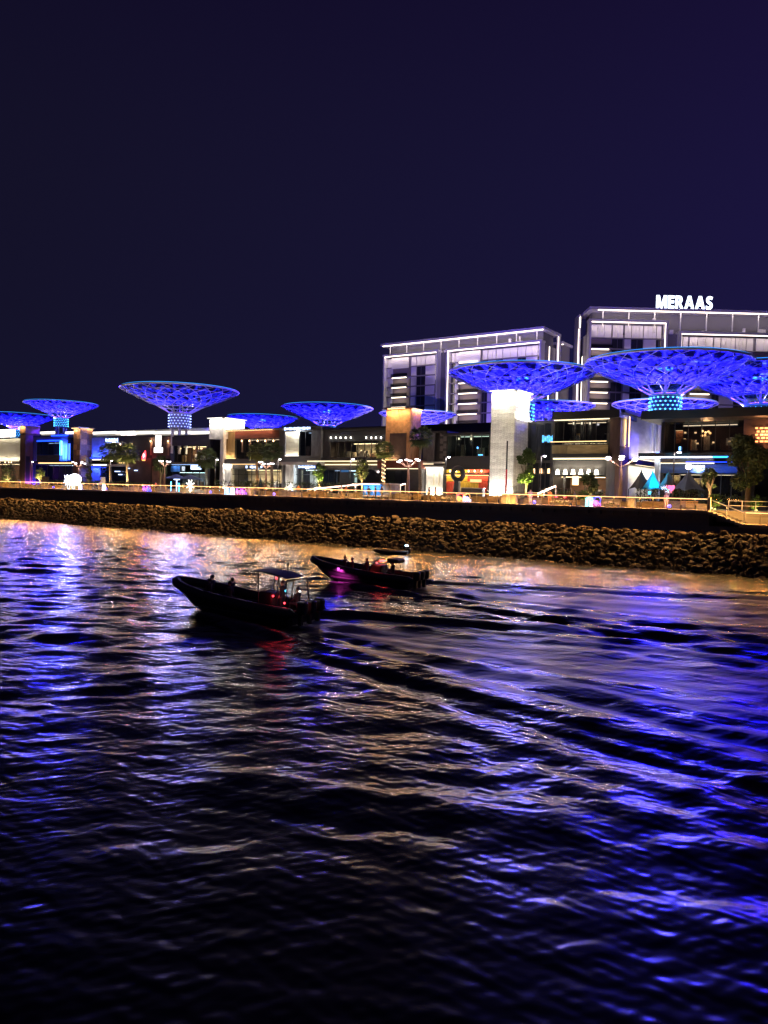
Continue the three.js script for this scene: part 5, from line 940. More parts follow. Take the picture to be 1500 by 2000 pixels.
function leafCloud(R, n, size, squash = 1) {
  const t = [], blobs = [];
  for (let k = 0; k < 26; k++) { const a = rnd() * 6.283, y = rr(-0.8, 0.9), w = Math.sqrt(Math.max(0.05, 1 - y * y)) * rr(0.35, 0.8); blobs.push([R * w * Math.cos(a), R * y * squash, R * w * Math.sin(a), R * rr(0.22, 0.4)]); }
  for (let k = 0; k < n; k++) {
    const b = blobs[(rnd() * blobs.length) | 0], d = new THREE.Vector3(rr(-1, 1), rr(-1, 1), rr(-1, 1)).normalize().multiplyScalar(b[3] * Math.pow(rnd(), 0.4)), c = d.clone().add(new THREE.Vector3(b[0], b[1], b[2]));
    const e = new THREE.Vector3(rr(-1, 1), rr(-1, 0.5), rr(-1, 1)).normalize(), f = new THREE.Vector3(rr(-1, 1), rr(-1, 1), rr(-1, 1)).cross(e).normalize(), s = size * rr(0.6, 1.3);
    const p = c.clone().addScaledVector(e, s), q = c.clone().addScaledVector(f, s * 0.4), r = c.clone().addScaledVector(f, -s * 0.4), z = c.clone().addScaledVector(e, -s * 0.6);
    t.push(...z.toArray(), ...q.toArray(), ...r.toArray(), ...q.toArray(), ...p.toArray(), ...r.toArray());
  }
  return geo(t);
}
function tree(label, px, pyMid, rPx, v, o = {}) {
  const [u, yc] = onV(px, pyMid, v), Z = world(u, 0, v).z, R = rPx * -Z / 1500, H = yc - DECK;
  const t = thing(o.name ?? 'tree', label, o.cat ?? 'tree', [u, DECK, v], o.group ?? 'broadleaf trees along the promenade');
  const g = [bar([0, 0, 0], [0.1, H * 0.7, 0], 0.2 * (o.tr ?? 1), 0.13 * (o.tr ?? 1), 9)];
  for (let k = 0; k < 7; k++) { const a = k * 0.9 + rnd(), y0 = H * rr(0.45, 0.7); g.push(bar([0.08, y0, 0], [R * 0.6 * Math.cos(a), H + R * rr(-0.2, 0.5), R * 0.6 * Math.sin(a)], 0.08, 0.025, 6)); }
  part(t, 'trunk', merged(g), BARK);
  part(t, 'crown', leafCloud(R, o.n ?? 2200, o.size ?? 0.2, o.squash ?? 1.2), o.leaf ?? LEAF.green, [0, H, 0]);
  if (o.cd) { part(t, 'ground_lamp', cyl(0.16, 0.16, 0.2, 10), glow(4, 3.2, 1.4), [0.5, 0.1, 1.1]); const l = new THREE.SpotLight(rgb(...(o.c ?? [1, 0.8, 0.3])), o.cd * 2, 0, 0.6, 0.7); l.name = 'up_light'; l.castShadow = true; l.shadow.radius = 4; l.position.set(0.5, 0.25, 1.1); l.target.position.set(0, H, 0); t.add(l, l.target); }
  return t;
}
palm('left palm of the lit pair before the blue washed shop', 216, 884, 21, 104, { cd: 260 });
palm('right palm of the lit pair before the blue washed shop, with golden crown', 249, 886, 21, 103.5, { cd: 620 });
palm('palm with orange lit heart before the gold curtain shop, left of the darker one', 503, 884, 19, 103, { cd: 120, c: [1, 0.5, 0.15] });
palm('dark palm before the gold curtain shop, right of the orange lit one', 532, 881, 20, 102, { leaf: LEAF.dark });
palm('palm with spiral of lights round its trunk, left of the orange tower', 750, 880, 19, 103, { cd: 420, spiral: true });
palm('tall dark palm before the right side of the orange tower', 822, 854, 23, 103, { leaf: LEAF.dark });
palm('bluish palm between the cafe and the glowing white box', 404, 897, 21, 104, { cd: 60, c: [0.6, 0.9, 1] });
tree('dark leafy tree in front of the cafe, under its white oval sign', 314, 908, 16, 103, { leaf: LEAF.dark, cd: 40, n: 2600 });
tree('tree with yellow lit foliage before the door of the fluted panel shop', 624, 922, 14, 103, { cd: 560, leaf: LEAF.green, n: 1600 });
tree('loose olive tree left of the blue kiosk', 707, 918, 17, 102, { cd: 300, leaf: LEAF.olive, n: 1500 });
tree('upright green tree lit from its foot, right of the white stone pillar', 1028, 911, 21, 104, { cd: 520, squash: 1.7, n: 3600, c: [1, 0.86, 0.25] });
tree('dark broad leaved tree before the brown corner wing', 1150, 944, 17, 100, { leaf: LEAF.dark, n: 1300, size: 0.3, cd: 50, c: [1, 0.5, 0.2] });
tree('slim tree with warm lit trunk among the terrace canopies at right', 1386, 935, 16, 96, { leaf: LEAF.dark, n: 1100, cd: 120, c: [1, 0.65, 0.3] });
tree('large dark tree filling the right edge above the lower landing', 1462, 905, 46, 94, { leaf: LEAF.dark, n: 7500, size: 0.24, tr: 1.6, squash: 1.1 });
tree('dark tree partly out of the picture at the right edge', 1530, 915, 40, 96, { leaf: LEAF.dark, n: 4000, size: 0.24, tr: 1.4 });
tree('small leafy yellow lit tree before the purple pillar', 78, 925, 10, 101, { cd: 420, n: 900, leaf: LEAF.olive });
tree('dark bushy tree before the cream slatted shop at the left edge', 16, 925, 17, 101, { leaf: LEAF.dark, n: 1600, cd: 200, c: [1, 0.7, 0.3] });
tree('slim climbing tree in front of the brown block pillar', 174, 920, 8, 104, { leaf: LEAF.dark, n: 700, squash: 2.4, cd: 30 });
{ // planters and clipped hedges in front of the shops
  const rows = [['long dark hedge planter before the left shops', 90, 300, 942], ['hedge planter before the gold curtain shop', 420, 548, 941], ['hedge planter before the fluted panel shop', 556, 700, 944], ['hedge planter before the restaurant with the bell lamps', 1080, 1180, 962], ['hedge planter before the right restaurant terrace', 1245, 1380, 958], ['hedge beside the steel fence at the right edge', 1395, 1500, 972]];
  for (const [label, a, b, py] of rows) {
    const v = 98, u0 = uAt(a, v, 950), u1 = uAt(b, v, 950), L = u1 - u0, h = Math.max(0.9, onV((a + b) / 2, py, v)[1] - DECK), t = thing('hedge_planter', label, 'hedge', [(u0 + u1) / 2, DECK, v]);
    part(t, 'planter_box', boxG(L, 0.5, 0.9, 0, 0.25, 0), M.charcoal);
    const tris = []; for (let k = 0; k < L * 90; k++) { const c = [rr(-L / 2, L / 2), 0.5 + Math.pow(rnd(), 0.7) * (h - 0.5 + 0.35 * Math.sin(k) ** 2), rr(-0.45, 0.45)], s = 0.17; tris.push(c[0] + rr(-s, s), c[1] + rr(-s, s), c[2] + rr(-s, s), c[0] + rr(-s, s), c[1] + rr(-s, s), c[2] + rr(-s, s), c[0] + rr(-s, s), c[1] + rr(-s, s), c[2] + rr(-s, s)); }
    const f = part(t, 'foliage', geo(tris), LEAF.dark); f.userData.kind = 'stuff';
  }
  for (const [label, px, v, c] of [['yellow green lit shrub at the end of the railing, right of the red lamps cart', 1142, 90, 90], ['yellow lit shrub at the head of the quay stairs', 1395, 90, 60], ['low yellow green shrub under the large dark tree', 1475, 92, 50]]) {
    const u = uAt(px, v, 968), t = thing('shrub', label, 'shrub', [u, DECK, v]); part(t, 'foliage', leafCloud(0.8, 700, 0.14), LEAF.green, [0, 0.9, 0]); part(t, 'stem', bar([0, 0, 0], [0, 0.8, 0], 0.05), BARK);
    part(t, 'ground_lamp', cyl(0.1, 0.1, 0.15, 8), glow(3, 2.6, 0.8), [0.3, 0.07, 0.9]); point(t, [0.9, 0.9, 0.25], c / 12, u + 0.3, DECK + 0.3, v - 1.0, 4);
  }
}

// ================================================================ STREET LAMPS
function streetLamp(label, px, py, v, cd = 24) {
  const [u, y] = onV(px, py, v), H = y - DECK, t = thing('street_lamp', label, 'street lamp', [u, DECK, v], 'street lamps on slim poles');
  part(t, 'pole', cyl(0.09, 0.06, H, 10).translate(0, H / 2, 0), M.frame); part(t, 'arm', bar([0, H - 0.05, 0], [0.5, H + 0.05, 0.1], 0.04), M.frame);
  part(t, 'lamp_head', new RoundedBoxGeometry(0.62, 0.1, 0.26, 2, 0.04), M.frame, [0.55, H + 0.1, 0.1]); part(t, 'lamp_lens', new THREE.SphereGeometry(0.2, 12, 8).scale(1.3, 0.6, 0.8), glow(7, 6.4, 7), [0.55, H + 0.02, 0.1]);
  point(t, [1, 0.86, 0.8], cd, u + 0.55, y - 0.2, v - 0.1, 6); return t;
}
streetLamp('dark street lamp pole left of the olive tree by the long building', 685, 897, 96);
streetLamp('tall black street lamp before the right restaurant', 1317, 884, 88);
streetLamp('street lamp before the yellow and red shop', 871, 893, 97);
streetLamp('street lamp left of the fluted panel shop column', 543, 897, 97);
streetLamp('street lamp before the bluish palm', 421, 898, 97, 16);
streetLamp('street lamp right of the lit green tree', 1057, 891, 97, 16);
streetLamp('street lamp before the purple washed pillar', 62, 902, 97, 16);
streetLamp('street lamp between the two palms at left', 216, 900, 97, 16);
function branchLamp(label, px, pyTop, v, s = 1) { // sculptural trunk with a spray of small lamps
  const [u, y] = onV(px, pyTop, v), H = y - DECK, t = thing('branch_lamp', label, 'lamp post', [u, DECK, v], 'tree shaped lamp posts');
  part(t, 'trunk', merged([bar([0, 0, 0], [0.05, H * 0.55, 0], 0.34 * s, 0.2 * s, 9), bar([0.05, H * 0.55, 0], [0, H * 0.8, 0], 0.2 * s, 0.12 * s, 8)]), M.brown);
  for (let k = 0; k < 6; k++) {
    const a = k * 1.05 + 0.3, e = [1.75 * s * Math.cos(a), H - rr(0, 0.6) * s, 1.1 * s * Math.sin(a)]; part(t, 'branch', bar([0, H * 0.78, 0], e, 0.07 * s, 0.04 * s, 6), M.brown);
    part(t, 'lamp_head', new THREE.SphereGeometry(0.2 * s, 10, 8).scale(1.7, 0.6, 1), glow(8, 7, 7.4), [e[0], e[1] + 0.05, e[2]]);
  }
  for (const k of [-1, 1]) { const l = new THREE.PointLight(rgb(1, 0.85, 0.8), 22); l.name = 'lamp_light'; l.castShadow = true; l.shadow.radius = 10; l.position.set(k * 0.9 * s, H - 0.7 * s, 0.5); t.add(l); }
}
branchLamp('tree shaped lamp post right of the blue kiosk', 798, 897, 97);
branchLamp('tree shaped lamp post before the brown corner wing', 1214, 891, 93, 1.05);
branchLamp('tree shaped lamp post before the brown block pillar at left', 154, 902, 98, 0.9);
branchLamp('tree shaped lamp post between the orange lit palm and the dark palm', 520, 902, 98, 0.8);
branchLamp('tree shaped lamp post before the cafe, left of its blue sign', 322, 900, 98, 0.7);
{ const [u, y] = onV(991, 861, 104), H = y - DECK, t = thing('marker_pole', 'slim black pole with red lower half before the white stone pillar', 'pole', [u, DECK, 104]); const h = onV(991, 917, 104)[1] - DECK; part(t, 'upper_pole', cyl(0.12, 0.12, H - h, 10).translate(0, (H + h) / 2, 0), M.black); part(t, 'lower_pole', cyl(0.12, 0.12, h, 10).translate(0, h / 2, 0), mat([0.6, 0.03, 0.05])); part(t, 'foot', cyl(0.25, 0.2, 0.08, 12).translate(0, 0.04, 0), M.black); }
{ const u0 = uAt(951, 109, 950), u1 = uAt(1008, 109, 950), t = thing('pillar_fence', 'thin dark post fence at the foot of the white stone pillar', 'fence', [u0, DECK, 109]); for (let k = 0; k < 6; k++) bx(t, 'post', M.frame, lerp(u0, u1, k / 5) - 0.03, lerp(u0, u1, k / 5) + 0.03, DECK, DECK + 2.3, 109, 109.06); bx(t, 'rail', M.frame, u0, u1, DECK + 2.302, DECK + 2.36, 109, 109.06); }

// ================================================================ PEOPLE
function personGeo(pose) {
  const R = 44, hs = 1.0, mc = new MarchingCubes(R, M.skin, false, false, 40000); mc.isolation = 0;
  const J = { hipL: [-0.09, 0.9, 0], hipR: [0.09, 0.9, 0], kneeL: [-0.1, 0.5, 0.02], kneeR: [0.1, 0.5, 0.02], footL: [-0.1, 0.06, -0.02], footR: [0.1, 0.06, -0.02], toeL: [-0.1, 0.04, 0.13], toeR: [0.1, 0.04, 0.13], waist: [0, 1.08, 0], chest: [0, 1.33, 0], neck: [0, 1.5, 0], head: [0, 1.62, 0.01], shL: [-0.18, 1.42, 0], shR: [0.18, 1.42, 0], elL: [-0.24, 1.14, -0.02], elR: [0.24, 1.14, -0.02], haL: [-0.25, 0.88, 0.06], haR: [0.25, 0.88, 0.06] };
  if (pose === 'walk') Object.assign(J, { kneeL: [-0.1, 0.5, 0.2], footL: [-0.1, 0.09, 0.3], toeL: [-0.1, 0.1, 0.45], kneeR: [0.1, 0.49, -0.04], footR: [0.1, 0.12, -0.33], toeR: [0.1, 0.04, -0.22], elL: [-0.24, 1.15, -0.16], haL: [-0.23, 0.9, -0.1], elR: [0.24, 1.15, 0.08], haR: [0.22, 0.95, 0.24] });
  if (pose === 'sit') { const d = -0.45; for (const k of Object.keys(J)) if (!/knee|foot|toe/.test(k)) J[k][1] += d; Object.assign(J, { kneeL: [-0.12, 0.47, 0.42], kneeR: [0.12, 0.47, 0.42], footL: [-0.12, 0.06, 0.44], footR: [0.12, 0.06, 0.44], toeL: [-0.12, 0.04, 0.58], toeR: [0.12, 0.04, 0.58], haL: [-0.14, 0.6, 0.34], haR: [0.14, 0.6, 0.34], elL: [-0.25, 0.72, 0.08], elR: [0.25, 0.72, 0.08] }); }
  const B = [['hipL', 'kneeL', 0.085, 0.06], ['hipR', 'kneeR', 0.085, 0.06], ['kneeL', 'footL', 0.058, 0.04], ['kneeR', 'footR', 0.058, 0.04], ['footL', 'toeL', 0.042, 0.035], ['footR', 'toeR', 0.042, 0.035], ['hipL', 'hipR', 0.11, 0.11], ['waist', 'chest', 0.12, 0.14], ['shL', 'shR', 0.075, 0.075], ['waist', 'hipL', 0.11, 0.1], ['waist', 'hipR', 0.11, 0.1], ['chest', 'neck', 0.07, 0.05], ['neck', 'head', 0.05, 0.1], ['shL', 'elL', 0.052, 0.042], ['shR', 'elR', 0.052, 0.042], ['elL', 'haL', 0.04, 0.034], ['elR', 'haR', 0.04, 0.034]];
  const bones = B.map(([a, b, r0, r1]) => [J[a], J[b], r0, r1]), k = 0.03;
  for (let z = 0; z < R; z++) for (let y = 0; y < R; y++) for (let x = 0; x < R; x++) {
    const h = R / 2, p = [(x - h) / h * hs * 0.62, (y - h) / h * hs + 0.86, (z - h) / h * hs * 0.75]; let d = 9;
    for (const [a, b, r0, r1] of bones) {
      const ab = [b[0] - a[0], b[1] - a[1], b[2] - a[2]], ap = [p[0] - a[0], p[1] - a[1], p[2] - a[2]], t = clamp((ap[0] * ab[0] + ap[1] * ab[1] + ap[2] * ab[2]) / (ab[0] ** 2 + ab[1] ** 2 + ab[2] ** 2), 0, 1);
      const q = Math.hypot(ap[0] - ab[0] * t, ap[1] - ab[1] * t, ap[2] - ab[2] * t) - lerp(r0, r1, t), m = Math.max(k - Math.abs(d - q), 0) / k; d = Math.min(d, q) - m * m * k / 4;
    }
    mc.field[x + y * R + z * R * R] = -d;
  }
  mc.update();
  const n = mc.count, P = new Float32Array(n * 3), N = new Float32Array(n * 3), C = new Uint8Array(n);
  for (let i = 0; i < n; i++) {
    P[i * 3] = mc.positionArray[i * 3] * 0.62; P[i * 3 + 1] = mc.positionArray[i * 3 + 1] + 0.86; P[i * 3 + 2] = mc.positionArray[i * 3 + 2] * 0.75;
    N[i * 3] = mc.normalArray[i * 3]; N[i * 3 + 1] = mc.normalArray[i * 3 + 1]; N[i * 3 + 2] = mc.normalArray[i * 3 + 2];
    const y = P[i * 3 + 1] + (pose === 'sit' ? 0.45 : 0), ar = Math.abs(P[i * 3]) > 0.2 && y < 1.02;
    C[i] = y > 1.5 ? 0 : ar && pose !== 'sit' ? 0 : y > 0.95 ? 1 : P[i * 3 + 1] > 0.1 ? 2 : 3;
  }
  return { P, N, C };
}
const POSES = { stand: personGeo('stand'), walk: personGeo('walk'), sit: personGeo('sit') };
const clothM = mat([1, 1, 1], { vertexColors: true, roughness: 0.85 });
function personMeshes(t, pose, top, bottom, at = [0, 0, 0], turn = 0, long = false) {
  const { P, N, C } = POSES[pose], cs = [[0.42, 0.26, 0.18], top, bottom, [0.03, 0.03, 0.03]], g = new THREE.BufferGeometry(), col = new Float32Array(P.length);
  for (let i = 0; i < C.length; i++) col.set(cs[C[i]], i * 3);
  g.setAttribute('position', new THREE.BufferAttribute(P, 3)); g.setAttribute('normal', new THREE.BufferAttribute(N, 3)); g.setAttribute('color', new THREE.BufferAttribute(col, 3));
  const b = part(t, 'body', g, clothM, at); b.rotation.y = turn;
  const dy = pose === 'sit' ? -0.45 : 0; part(b, 'hair', new THREE.SphereGeometry(0.118, 12, 9, 0, 6.284, 0, 1.75).rotateX(-0.35), M.hair, [0, 1.665 + dy, -0.01]);
  part(b, 'face', merged([new THREE.SphereGeometry(0.02, 6, 5).scale(0.7, 1, 1).translate(0, 1.635, 0.112), new THREE.SphereGeometry(0.014, 6, 5).translate(-0.038, 1.66, 0.096), new THREE.SphereGeometry(0.014, 6, 5).translate(0.038, 1.66, 0.096), new THREE.BoxGeometry(0.045, 0.01, 0.01).translate(0, 1.59, 0.104)]).translate(0, dy, 0), mat([0.28, 0.15, 0.11]));
  return b;
}
function person(label, px, v, pose, top, bottom, turn) {
  const u = uAt(px, v, 965), t = thing('person', label, 'person', [u, DECK, v], 'people on the promenade'); personMeshes(t, pose, top, bottom, [0, 0, 0], turn); return t;
}
person('person in light shirt walking past the left palms', 196, 84.6, 'walk', [0.6, 0.6, 0.6], [0.05, 0.06, 0.1], 1.4);
person('person in blue top standing near the purple pillar, behind the railing', 38, 86, 'stand', [0.08, 0.12, 0.5], [0.06, 0.06, 0.08], 0.4);
person('person in red shirt walking before the lit letters', 304, 84.4, 'walk', [0.5, 0.06, 0.05], [0.05, 0.05, 0.06], -1.4);
person('leftmost of three dark figures before the blue kiosk', 720, 85, 'stand', [0.03, 0.03, 0.04], [0.05, 0.05, 0.06], 3.1);
person('middle of three dark figures before the blue kiosk', 733, 85.3, 'stand', [0.08, 0.03, 0.03], [0.04, 0.04, 0.05], 2.6);
person('rightmost of three dark figures before the blue kiosk', 745, 84.8, 'walk', [0.04, 0.04, 0.05], [0.1, 0.09, 0.08], 1.2);
person('person in orange shirt left of the ramp', 583, 84.6, 'stand', [0.65, 0.28, 0.08], [0.1, 0.1, 0.12], 0.2);
person('person in white shirt walking left of the blue kiosk', 667, 84.3, 'walk', [0.7, 0.66, 0.6], [0.2, 0.12, 0.08], -1.3);
person('person in rust shirt walking close to the ramp end', 676, 84.9, 'walk', [0.5, 0.16, 0.06], [0.07, 0.07, 0.1], 1.5);
person('person seated low with dark hair right of the yellow shop entrance', 838, 84.4, 'stand', [0.12, 0.09, 0.07], [0.05, 0.05, 0.05], -1.4);
person('person in pale top holding the handrail before the white lit wall', 850, 84.2, 'stand', [0.6, 0.5, 0.38], [0.07, 0.06, 0.06], -1.2);
person('person in grey hoodie leaning at the railing under the lit green tree', 1036, 84.0, 'stand', [0.4, 0.38, 0.4], [0.3, 0.26, 0.24], 0.3);
person('person in orange coat standing left of the white flower bed', 1074, 84.8, 'stand', [0.7, 0.34, 0.1], [0.4, 0.2, 0.08], 0.1);
person('person holding the balloons by the right railing', 1302, 84.0, 'stand', [0.45, 0.3, 0.26], [0.4, 0.26, 0.2], 0.4);
person('dark clad person before the white stone pillar', 952, 108, 'stand', [0.03, 0.03, 0.04], [0.03, 0.03, 0.04], 0.5);
person('person in dark clothes left of the purple lit scooter', 447, 85.5, 'walk', [0.05, 0.05, 0.07], [0.05, 0.05, 0.07], 1.5);
person('person in brown shirt between scooter and gold curtain palm', 517, 85, 'stand', [0.3, 0.14, 0.06], [0.06, 0.06, 0.08], -0.5);
person('person walking past the bench left of the brown corner', 1122, 85.2, 'walk', [0.1, 0.1, 0.12], [0.2, 0.16, 0.12], -1.4);

// ================================================================ THINGS ON THE PROMENADE
{ // blue kiosk
  const [u0, y1] = onV(710, 945, 87), u1 = uAt(763, 87, 960), t = thing('kiosk', 'bright blue kiosk with pale right end, three figures in front', 'kiosk', [(u0 + u1) / 2, DECK, 87]);
  bx(t, 'body', grainy([0.03, 0.22, 0.62]), u0, u1 - 1.4, DECK, y1, 87, 89.4); bx(t, 'end_panel', M.concrete, u1 - 1.4, u1, DECK, y1, 87.02, 89.4); bx(t, 'roof', M.white, u0 - 0.2, u1 + 0.2, y1, y1 + 0.14, 86.4, 89.6);
  bx(t, 'light_strip', glow(2, 3, 5), u0 + 0.1, u1 - 1.5, y1 - 0.1, y1 - 0.003, 86.45, 86.55); area(t, [0.5, 0.75, 1], 50, u0 + 0.1, u1 - 1.5, 86.42, 86.56, y1 - 0.12, 'down');
  for (let k = 0; k < 4; k++) bx(t, 'wheel_base', M.black, lerp(u0, u1, (k + 0.5) / 4) - 0.3, lerp(u0, u1, (k + 0.5) / 4) + 0.3, DECK, DECK + 0.3, 86.8, 86.98); bx(t, 'counter', M.white, u0 + 0.4, u1 - 0.4, DECK + 0.32, DECK + 0.5, 86.2, 86.98);
}
function ramp(label, p0, p1, v, L) { // lit handrail of a ramp on posts
  const [ua, ya] = onV(...p0, v), [ub, yb] = onV(...p1, v), t = thing('ramp_handrail', label, 'handrail', [ua, DECK, v]), q = (u, y) => [u - ua, y - DECK, 0];
  part(t, 'handrail', bar(q(ua, ya), q(ub, yb), 0.07), M.steel); part(t, 'light_strip', bar(q(ua, ya - 0.1), q(ub, yb - 0.1), 0.05), glow(8, 5.2, 4.2));
  const n = Math.max(3, Math.round((ub - ua) / 1.5)); for (let k = 0; k <= n; k++) { const u = lerp(ua, ub, k / n), y = lerp(ya, yb, k / n); bx(t, 'post', M.steel, u - 0.03, u + 0.03, DECK, y, v - 0.04, v + 0.04); }
  for (let k = 0; k < 3; k++) point(t, [1, 0.6, 0.35], L, lerp(ua, ub, (k + 0.5) / 3), lerp(ya, yb, (k + 0.5) / 3) - 0.2, v - 0.2, 5);
}
ramp('glowing ramp handrail rising to the right towards the blue kiosk', [600, 955], [711, 944], 88, 7);
ramp('short glowing handrail rising to the right, right of the lit green tree', [1051, 963], [1086, 948], 92, 9);
ramp('glowing curved counter edge right of the blue kiosk', [764, 949], [792, 944], 90, 5);
{ // lit white letters and frames before the cafe
  const v = 86, t = thing('light_sculpture', 'cluster of glowing white letter shaped frames before the cafe', 'light sculpture', [uAt(362, v, 955), DECK, v]);
  const seg = (a, b, m) => part(t, 'light_bar', bar(a, b, 0.09, 0.09, 6), m);
  seg([-2.9, 2.2, 0], [-1.5, 2.2, 0], M.coolGlow); seg([-2.2, 0.2, 0], [-2.2, 2.2, 0], M.coolGlow); seg([-1.5, 0.2, 0.1], [-1.5, 1.6, 0.1], M.cyanGlow); for (let k = 0; k < 4; k++) { const a = k * 0.785 + 0.4; seg([1.3 - Math.cos(a), 1.25 - Math.sin(a), 0.1], [1.3 + Math.cos(a), 1.25 + Math.sin(a), 0.1], M.whiteGlow); } seg([1.3, 0.1, 0.1], [1.3, 1.25, 0.1], M.whiteGlow); seg([-3.5, 0.2, 0.1], [-3.5, 1.8, 0.1], glow(0.6, 3, 6));
  part(t, 'base_plate', boxG(6, 0.1, 0.8, -0.7, 0.05, 0), M.frame); point(t, [0.8, 0.95, 1], 16, t.base[0], DECK + 1.5, v - 0.8, 10);
}
{ // glowing carriage
  const v = 87, t = thing('light_carriage', 'glowing white domed carriage with plumed front, left of the brown block pillar', 'light sculpture', [uAt(140, v, 945), DECK, v]);
  part(t, 'dome', new THREE.SphereGeometry(1.25, 16, 12).scale(1.1, 0.85, 0.9), glow(4, 4, 4.4), [1.0, 1.9, 0]); part(t, 'sill', cyl(0.9, 1.1, 0.4, 14), M.whiteGlow, [1.0, 0.85, 0]);
  for (const x of [0.2, 1.9]) part(t, 'wheel', new THREE.TorusGeometry(0.42, 0.06, 6, 18), M.whiteGlow, [x, 0.45, 0.8]);
  const star = []; for (let k = 0; k < 12; k++) { const a = k * 0.53; star.push(bar([-1.6, 1.7, 0], [-1.6 + 1.0 * Math.cos(a), 1.7 + 1.1 * Math.sin(a), 0.2 * Math.sin(k * 2)], 0.1, 0.05, 5)); } part(t, 'plume', merged(star), glow(5, 5.2, 6.5)); part(t, 'shaft', bar([-1.6, 0, 0], [-1.6, 1.7, 0], 0.12), M.frame);
  point(t, [0.85, 0.9, 1], 26, t.base[0], DECK + 1.8, v - 1.5, 12);
}
function cart(label, px, v, cols) { // small glowing ride-on car
  const t = thing('ride_on_car', label, 'ride-on toy', [uAt(px, v, 968), DECK, v], 'glowing ride-on toys');
  t.scale.setScalar(0.72); const s = new THREE.Shape(); s.moveTo(-0.6, 0.15); s.lineTo(0.6, 0.15); s.lineTo(0.62, 0.45); s.lineTo(0.2, 0.55); s.lineTo(0.05, 0.9); s.lineTo(-0.4, 0.95); s.lineTo(-0.6, 0.5); s.closePath();
  part(t, 'body', new THREE.ExtrudeGeometry(s, { depth: 0.55, bevelEnabled: true, bevelSize: 0.04, bevelThickness: 0.04, bevelSegments: 1 }).translate(0, 0, -0.28), cols[0]); part(t, 'seat_back', boxG(0.1, 0.8, 0.5, -0.5, 0.95, 0), cols[1]);
  for (const x of [-0.38, 0.38]) for (const z of [-0.3, 0.33]) part(t, 'wheel', new THREE.TorusGeometry(0.14, 0.06, 6, 14), cols[2] ?? M.black, [x, 0.2, z]);
  part(t, 'light_hoop', new THREE.TorusGeometry(0.5, 0.06, 6, 18), cols[1], [0.1, 1.0, 0]); const e = cols[0].emissive; point(t, [e.r / 3 + 0.02, e.g / 3 + 0.02, e.b / 3 + 0.02], 2.5, t.base[0], DECK + 0.6, v - 0.7, 6);
}
cart('pink and purple glowing ride-on toy before the gold curtain shop, left one', 466, 84, [M.pinkGlow, M.purpleGlow]);
cart('pink glowing ride-on toy touching its purple neighbour', 476, 84.2, [M.purpleGlow, M.pinkGlow]);
cart('yellow and red glowing ride-on toy before the yellow shop', 899, 84, [M.amberGlow, M.redGlow]);
cart('white and violet glowing ride-on toy right of the yellow one', 912, 84.3, [glow(3, 2.4, 5), M.amberGlow]);
cart('pink blue glowing ride-on toy left of the brown corner lamp post', 1166, 84, [M.pinkGlow, M.blueGlow]);
cart('violet glowing ride-on toy before the left shops', 283, 84, [M.purpleGlow, M.pinkGlow]);
cart('blue glowing ride-on toy right of the violet one', 290, 84.2, [M.blueGlow, M.purpleGlow]);
function sail(label, px, v, m) { const t = thing('light_sign', label, 'lit sign', [uAt(px, v, 970), DECK, v]); const s = new THREE.Shape(); s.moveTo(-0.5, 0); s.lineTo(0.5, 0); s.lineTo(0.45, 0.95); s.quadraticCurveTo(0, 1.15, -0.45, 0.95); s.closePath(); part(t, 'sign_face', new THREE.ExtrudeGeometry(s, { depth: 0.06, bevelEnabled: false }), m); part(t, 'easel', merged([bar([-0.4, 0, -0.3], [0, 1, -0.02], 0.03), bar([0.4, 0, -0.3], [0, 1, -0.02], 0.03)]), M.frame); const e = m.emissive; point(t, [e.r / 7, e.g / 7, e.b / 7], 3, t.base[0], DECK + 0.6, v - 0.5, 6); }
sail('left of two glowing cyan blue boards before the hedge', 443, 83.8, glow(0.4, 2.2, 5)); sail('right of two glowing boards, paler blue', 454, 83.8, glow(1.4, 2.8, 4.5)); sail('cyan glowing board with white top edge, right of the white flower bed', 1152, 83.9, glow(0.4, 2.6, 3.4)); sail('pale glowing board before the left palms', 203, 84, glow(3, 3, 4.5)); sail('small blue white board left of the first palm', 157, 84, glow(2, 2.4, 5));
for (const [px, label] of [[1044, 'glowing blue ball on the quay edge below the lit green tree'], [1308, 'glowing blue ball at the feet of the balloon holder'], [411, 'glowing blue ball before the bluish palm'], [535, 'glowing blue ball before the dark palm'], [104, 'glowing blue lamp tube before the blue box shop'], [207, 'glowing blue ball before the left palms']]) {
  const t = thing('light_ball', label, 'light ball', [uAt(px, 83.3, 975), DECK, 83.3], 'glowing blue balls at the quay edge'); part(t, 'ball', new THREE.SphereGeometry(0.17, 12, 10), glow(0.08, 0.2, 7), [0, 0.3, 0]); part(t, 'base_ring', cyl(0.16, 0.12, 0.12, 10).translate(0, 0.06, 0), M.frame); point(t, [0.03, 0.06, 1], 4, t.base[0], DECK + 0.3, 83.3, 8);
}
